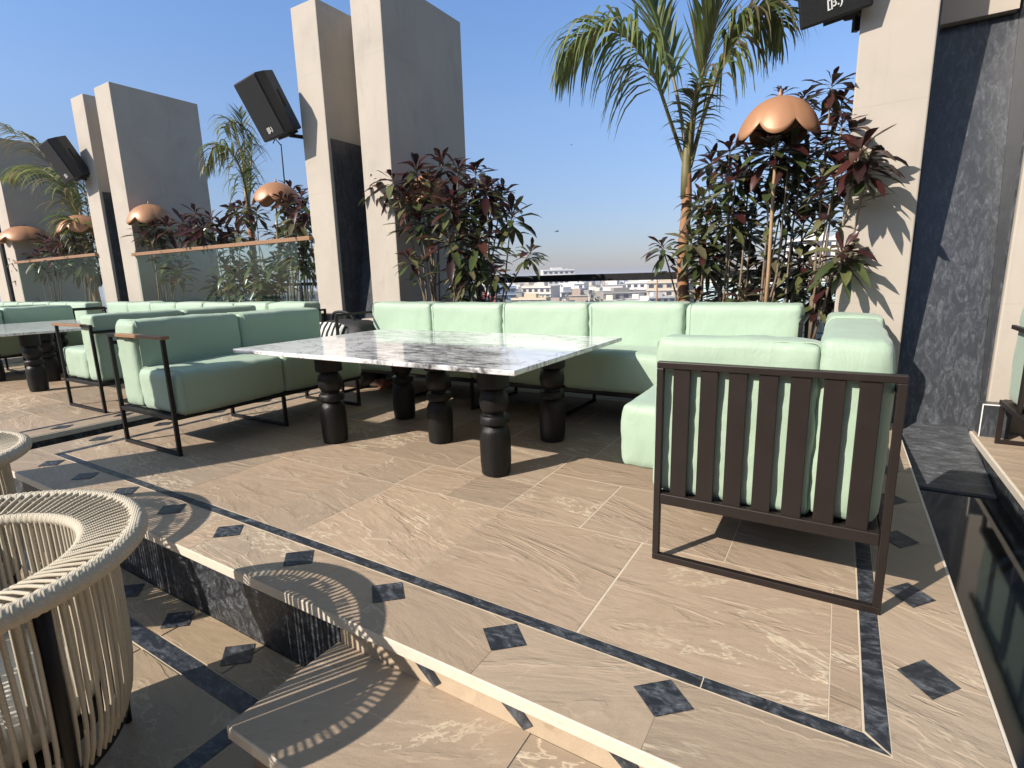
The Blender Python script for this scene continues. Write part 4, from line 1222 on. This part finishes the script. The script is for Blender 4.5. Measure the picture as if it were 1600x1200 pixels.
palm((A(405, 470, Yq).x, Yq, 0.48), A(388, 330, Yq), [
    dict(p=[A(388, 330, Yq), A(382, 280, Yq), A(374, 225, Yq), A(362, 190, Yq), A(350, 200, Yq)], ll=0.58, dry=0.15, g=1.9, n=30),
    dict(p=[A(389, 320, Yq), A(384, 260, 6.4), A(380, 205, 6.5), A(374, 172, 6.6)], ll=0.42, dry=0.1, g=0.3, n=30, asc=2.4),
    dict(p=[A(388, 320, Yq), A(378, 270, 6.0), A(358, 235, 5.8), A(335, 230, 5.7), A(322, 262, 5.6)], ll=0.5, dry=0.45, g=1.5, n=36),
    dict(p=[A(389, 318, Yq), A(392, 262, 6.6), A(394, 215, 6.8)], ll=0.36, dry=0.2, g=0.4, n=20, asc=2.4),
], 'thin palm with a narrow drooping crown between the shrubs left of the speaker', 0.075, 0.5)
Yr = 6.2
palm((A(150, 460, Yr).x, Yr, 0.48), A(140, 400, Yr), [
    dict(p=[A(140, 400, Yr), A(122, 340, 6.1), A(92, 275, 6.0), A(48, 222, 5.9), A(-20, 185, 5.8)], ll=0.75, dry=0.7, g=1.2, n=54, s=0.25, w=0.03),
    dict(p=[A(142, 395, Yr), A(120, 330, 5.8), A(90, 282, 5.6), A(50, 262, 5.5), A(8, 282, 5.4)], ll=0.72, dry=0.25, g=1.4, n=50, s=0.25, w=0.03),
    dict(p=[A(142, 395, Yr), A(140, 350, 6.5), A(132, 300, 6.7), A(128, 262, 6.9)], ll=0.8, dry=0.1, g=0.8, n=46, w=0.03),
    dict(p=[A(142, 400, Yr), A(130, 360, 5.6), A(112, 342, 5.5), A(95, 360, 5.4)], ll=0.6, dry=0.15, g=1.3, n=36, w=0.03),
    dict(p=[A(142, 395, Yr), A(150, 340, 6.8), A(150, 290, 7.0)], ll=0.7, dry=0.1, g=1.0, n=36, w=0.03),
], 'leaning palm with a long dry frond at the far left', 0.09, 0.6)

# thin pole behind the left bay
r = empty('lamp_pole', (-10.2, 7.6, 0.3), 'thin dark pole rising behind the thin palm', 'pole')
mb = MB(); mb.tube([(-0.1, 0, -1), (0.0, 0, 1.8), (0.05, 0, 3.85)], [0.025, 0.02, 0.012], 6); mb.build('shaft', M['black'], r)
mb = MB(); mb.tube([(0.05, 0, 3.82), (-0.12, 0, 3.98), (-0.2, 0, 3.9)], 0.012, 5); mb.build('hook', M['black'], r)

# ---------------------------------------------------------------- small things
r = empty('duffel_bag', (-5.33, 4.62, 0), 'black bag standing behind the striped cushion at the sofa corner', 'bag')
cushion('body', r, (-0.42, -0.18, 0.0), (0.46, 0.35, 0.80), 0.16, (0.02, 0.02, 0.04), M['bag'])
mb = MB(); mb.tube(bez([(-0.25, 0.05, 0.76), (-0.15, 0.0, 0.92), (0.12, 0.0, 0.92), (0.22, 0.05, 0.76)], 6), 0.018, 6); mb.build('handle', M['bag'], r, True)
o = cushion('throw_pillow', None, (-0.26, -0.09, -0.22), (0.26, 0.09, 0.22), 0.08, (0.02, 0.03, 0.02), M['zebra'])
o.location = (-5.30, 4.30, 0.60); o.rotation_euler = (rad(-24), rad(6), rad(30)); tag(o, 'black and white zebra striped pillow leaning against a black bag', 'pillow')
r = empty('cloth_heap', (-5.02, 4.72, 0.0), 'crumpled white cloth lying on the floor behind the table leg', 'cloth')
cushion('cloth', r, (-0.16, -0.1, 0.0), (0.16, 0.1, 0.10), 0.05, (0.02, 0.02, 0.05), M['paper'])
cushion('wrapper', r, (0.17, -0.08, 0.0), (0.33, 0.06, 0.09), 0.04, (0.02, 0.02, 0.03), M['pink'])
for i, (x, y, rz) in enumerate(((1.16, 4.62, 0.4), (1.20, 4.42, 2.0))):
    mb = MB(); leaf(mb, Vector((0, 0, 0.02)), Vector((1, 0, 0)), 0.12, 0.045, Vector((0, 0, 1)), -0.1, (0.2, 0.1, 0.04))
    o = mb.build('fallen_leaf', M['dead']); o.location = (x, y, 0.004); o.rotation_euler = (0.1, 0.05, rz)
    md = o.modifiers.new('solid', 'SOLIDIFY'); md.thickness = 0.002
    tag(o, ('curled brown leaf fallen on the right terrace, farther one', 'curled brown leaf fallen on the right terrace, nearer one')[i], 'leaf', 'fallen leaves on the right terrace')
# birds
def bird(loc, s, rz, label):
    mb = MB()
    mb.lathe([(0.004, -0.10), (0.022, -0.05), (0.034, 0.0), (0.026, 0.06), (0.012, 0.09), (0.003, 0.115)], 8)
    for sg in (-1, 1):
        mb.add([(0.0, sg * 0.02, 0.05), (0.0, sg * 0.02, -0.04), (0.05, sg * 0.17, -0.03), (0.03, sg * 0.32, -0.08), (0.055, sg * 0.17, 0.05)], [(0, 1, 2, 4), (4, 2, 3)])
    mb.add([(0, -0.02, -0.08), (0, 0.02, -0.08), (0.01, 0.05, -0.17), (0.01, -0.05, -0.17)], [(0, 1, 2, 3)])
    o = mb.build('bird', M['bird'])
    o.location = loc; o.scale = (s, s, s); o.rotation_euler = (0.5, rad(80), rz)
    tag(o, label, 'bird', 'birds in the sky')
bird(at_d(870, 361, 32), 1.0, 0.5, 'dark bird flying above the city skyline')
bird(at_d(893, 226, 60), 0.9, 1.5, 'distant bird, a dark speck high in the sky')
bird(at_d(822, 153, 75), 0.7, 2.5, 'tiny bird highest in the sky left of the palm')

# ---------------------------------------------------------------- city far below
GZ = -24.0
mb = MB(); mb.box((-2500, -50, GZ - 5), (1400, 3500, GZ)); tag(mb.build('city_ground', M['earth']), kind='structure')
def building(name, label, cx, d, wd, dp, h, mat, fl, nw, extra=None, rz=None, group='distant buildings of the city'):
    """a box with roof slab, parapet, rows of windows; placed at azimuth of photo column cx, distance d"""
    dr = ray(cx, 440); dr = Vector((dr.x, dr.y, 0)).normalized()
    loc = Vector((dr.x * d, dr.y * d, GZ))
    r = empty(name, loc, label, 'building', group, rz if rz is not None else math.atan2(-dr.x, dr.y) + random.uniform(-.5, .5))
    mb = MB(); mb.box((-wd / 2, -dp / 2, 0), (wd / 2, dp / 2, h))
    for a in ((-1, 0), (1, 0), (0, -1), (0, 1)):
        if a[0]: mb.box((a[0] * wd / 2 - 0.12, -dp / 2, h), (a[0] * wd / 2 + 0.12, dp / 2, h + 0.9))
        else: mb.box((-wd / 2, a[1] * dp / 2 - 0.12, h), (wd / 2, a[1] * dp / 2 + 0.12, h + 0.9))
    mb.build('walls', mat, r)
    fh = h / fl
    win = None
    for i in range(fl):
        for j in range(nw):
            x = -wd / 2 + wd * (j + 0.5) / nw
            if win is None:
                ww = wd / nw * 0.56
                mb = MB(); mb.box((-ww / 2, -0.06, 0), (ww / 2, 0.06, fh * 0.45)); win = mb.build('window', M['pane'], r)
                o = win
            else:
                o = win.copy(); COL.objects.link(o); o.parent = r
            o.location = (x, -dp / 2, i * fh + fh * 0.3)
    mb = MB()
    for i in range(fl): mb.box((-wd / 2 - 0.5, -dp / 2 - 0.9, i * fh + fh * 0.93), (wd / 2 + 0.5, -dp / 2 - 0.07, i * fh + fh * 1.0))
    mb.build('floor_slabs', M['c_white'], r)
    mb = MB(); mb.box((-wd * 0.2, -dp * 0.1, h + 0.01), (wd * 0.15, dp * 0.3, h + 2.8)); mb.lathe([(0.7, h), (0.7, h + 1.5), (0.3, h + 1.8)], 10, (wd * 0.3, 0, 0)); mb.build('stair_head', mat, r)
    return r
building('office_building', 'blue glass building with white frames right of the shaded wall shrub', 782, 330, 18, 12, 19.5, M['c_blue'], 5, 4)
building('shop_building', 'bright red fronted building low behind the shrub twigs', 760, 320, 10, 9, 14.5, M['c_red'], 4, 3)
building('apartment_building', 'yellow flats with balconies below the dark rail', 830, 300, 20, 12, 13.5, M['c_yel'], 4, 4)
building('brick_building', 'unfinished brick building beside the yellow flats', 868, 285, 13, 11, 11.5, M['c_brick'], 3, 3)
building('apartment_building', 'white building with dark window bands below the middle of the rail', 897, 430, 20, 14, 19.5, M['c_white'], 4, 3)
building('tower_block', 'pale tower standing above the skyline left of centre', 871, 520, 30, 18, 31, M['c_white'], 7, 6)
building('warehouse', 'long grey concrete building behind the round trees', 972, 350, 30, 14, 14.5, M['c_grey'], 3, 5)
building('apartment_building', 'white terraced houses right of the grey concrete building', 1028, 310, 16, 11, 12.5, M['c_white'], 4, 4)
building('apartment_building', 'cream building just left of the palm trunk', 1045, 320, 24, 14, 20.5, M['c_cream'], 5, 5)
building('apartment_building', 'white building behind the palm trunk foot', 1010, 360, 22, 14, 20.0, M['c_white'], 5, 5)
building('apartment_building', 'pale sand coloured building under the rail near the yellow flats', 845, 340, 20, 14, 19.0, M['c_pink'], 5, 5)
building('tower_block', 'white apartment tower with many windows behind the right shrub', 1272, 230, 18, 14, 35.5, M['c_white'], 11, 6)
building('apartment_building', 'long grey building with a roof terrace right of the palm trunk', 1185, 200, 50, 14, 26.2, M['c_grey'], 7, 12)
building('apartment_building', 'pale building glimpsed through the glass left of the speaker wall', 455, 290, 30, 12, 20.5, M['c_cream'], 5, 6)
building('apartment_building', 'white building glimpsed behind the glass and thin palm', 400, 380, 34, 12, 21.0, M['c_white'], 5, 6)
# the mass of the city: copies of a few simple buildings
protos = []
for k, (mat, wd, dp, h, fl, nw) in enumerate(((M['c_white'], 16, 11, 12, 4, 4), (M['c_cream'], 13, 10, 13, 4, 3), (M['c_pink'], 20, 11, 10, 3, 5), (M['c_grey'], 15, 12, 13, 4, 4), (M['c_white'], 22, 12, 15, 5, 5), (M['c_brick'], 12, 10, 10, 3, 3))):
    mb = MB(); mb.box((-wd / 2, -dp / 2, 0), (wd / 2, dp / 2, h)); mb.box((-wd * .2, -dp * .1, h - .01), (wd * .2, dp * .35, h + 2.8)); mb.box((wd * .28, -dp * .3, h - .01), (wd * .42, -dp * .1, h + 1.7))
    mb.cur = 1
    fh = h / fl
    for i in range(fl):
        for j in range(nw):
            for s in (-1, 1):
                x = -wd / 2 + wd * (j + .5) / nw; ww = wd / nw * .3
                y = s * dp / 2
                mb.box((x - ww, y - .08, i * fh + fh * .3), (x + ww, y + .08, i * fh + fh * .72))
        mb.box((wd / 2 - .06, -dp * .3, i * fh + fh * .3), (wd / 2 + .06, dp * .3, i * fh + fh * .7))
    mb.cur = 2
    for i in range(fl): mb.box((-wd / 2 - .7, -dp / 2 - .7, i * fh + fh * .94), (wd / 2 + .3, dp / 2 + .3, i * fh + fh - 0.02))
    protos.append(mb.mesh('house', [mat, M['pane'], M['c_white']]))
rng = random.Random(11)
placed = []
for k in range(290):
    ang = rng.uniform(-1.06, -0.88) if k % 9 == 0 else (rng.uniform(-0.22, 0.04) if k % 6 == 0 else rng.uniform(-0.66, -0.2))
    d = 330 * (2300 / 330) ** (rng.random() ** 0.95)
    s = rng.uniform(0.7, 1.1) * (1 + d / 4500)
    o = bpy.data.objects.new('house', rng.choice(protos))
    COL.objects.link(o)
    o.location = (math.sin(ang) * d, math.cos(ang) * d, GZ)
    o.scale = (s, s, s * rng.uniform(0.8, 1.25))
    o.rotation_euler = (0, 0, rng.uniform(-.5, .5) + rng.choice((0, math.pi / 2)))
    tag(o, 'small pale building among many in the hazy city below the terrace rail', 'building', 'mass of small pale buildings in the hazy city')
# round trees between the houses
def far_tree(cx, d, R, h, label):
    dr = ray(cx, 440); dr = Vector((dr.x, dr.y, 0)).normalized()
    r = empty('tree', (dr.x * d, dr.y * d, GZ), label, 'tree', 'round trees in the city')
    mb = MB(); mb.tube([(0, 0, 0), (0.2, 0, h * 0.4), (0, 0, h * 0.75)], [0.5, 0.4, 0.2], 7); mb.build('trunk', M['bark'], r, True)
    mb = MB()
    blobs = [(Vector((random.gauss(0, R * .42), random.gauss(0, R * .42), h - R * .75 + random.gauss(0, R * .22))), R * random.uniform(.35, .6)) for _ in range(11)]
    for c, br in blobs:
        for _ in range(130):
            v = Vector((random.gauss(0, 1), random.gauss(0, 1), random.gauss(0, 1))).normalized() * br * random.uniform(.7, 1.05)
            n = (v + Vector((random.gauss(0, .5), random.gauss(0, .5), random.gauss(0, .5))) * br).normalized()
            a = n.orthogonal().normalized(); b = n.cross(a); q = random.uniform(.35, .75)
            k = random.uniform(.7, 1.3); mb.col = (0.035 * k, 0.052 * k, 0.018 * k)
            mb.quad(*(c + v + a * x * q + b * y * q for x, y in ((-1, -.6), (1, -.6), (.6, .8), (-.6, .8))))
    mb.build('crown', M['farleaf'], r, attr='tint')
for i, (cx, d, R, h) in enumerate(((805, 255, 8.0, 11.0), (912, 270, 9.0, 14.0), (948, 275, 7.5, 12.5), (786, 300, 6, 10.0), (1000, 420, 7, 15), (860, 420, 7, 15), (470, 240, 8, 13), (738, 260, 7, 13))):
    far_tree(cx, d, R, h, ('dark round tree below the rail left of the yellow flats', 'dark bushy tree in front of the grey concrete building, left one of two', 'dark bushy tree in front of the grey concrete building, right one of two',
                           'low green tree in front of the blue glass building', 'faint tree among far white houses left of the palm trunk', 'faint tree among the far houses under the pale tower', 'tree glimpsed through the glass railing', 'tree top behind the shrub by the shaded wall')[i])
tree0 = [o for o in bpy.data.objects if o.name.startswith('tree') and o.type == 'EMPTY'][0]
for k in range(34):
    ang = rng.uniform(-0.66, -0.2) if k % 5 else rng.uniform(-1.05, -0.9)
    d = 280 * (1100 / 280) ** rng.random()
    o = copy_tree(tree0)
    q = rng.uniform(0.6, 1.15)
    o.location = (math.sin(ang) * d, math.cos(ang) * d, GZ); o.scale = (q * 1.2, q * 1.2, q); o.rotation_euler = (0, 0, rng.uniform(0, 6))
    o['label'] = 'small dark tree among the pale houses of the hazy city'; o['group'] = 'small trees scattered through the city'
# thin red and white mast
r = empty('radio_mast', at_d(1027, 440, 160) * 1.0, 'thin orange mast rising above the rail left of the palm trunk', 'mast')
r.location.z = GZ
mb = MB(); mb.tube([(0, 0, 0), (0, 0, 22), (0, 0, 27.5)], [0.3, 0.22, 0.08], 6); mb.build('shaft', M['palmbark'], r)
mb = MB(); mb.box((-0.4, -0.4, 24), (0.4, 0.4, 24.3)); mb.build('platform', M['c_white'], r)

# ---------------------------------------------------------------- air
hz = MB(); hz.box((-2600, -60, GZ - 6), (1500, 3600, 14))
t = NT('pale city air')
pv = t.n('VolumePrincipled')
pv.inputs['Color'].default_value = (0.80, 0.86, 1.0, 1)
pv.inputs['Density'].default_value = 0.00045
pv.inputs['Anisotropy'].default_value = 0.1
t.t.nodes.remove(t.b)
t.l(pv.outputs[0], t.o.inputs['Volume'])
tag(hz.build('haze', t.m), kind='stuff')
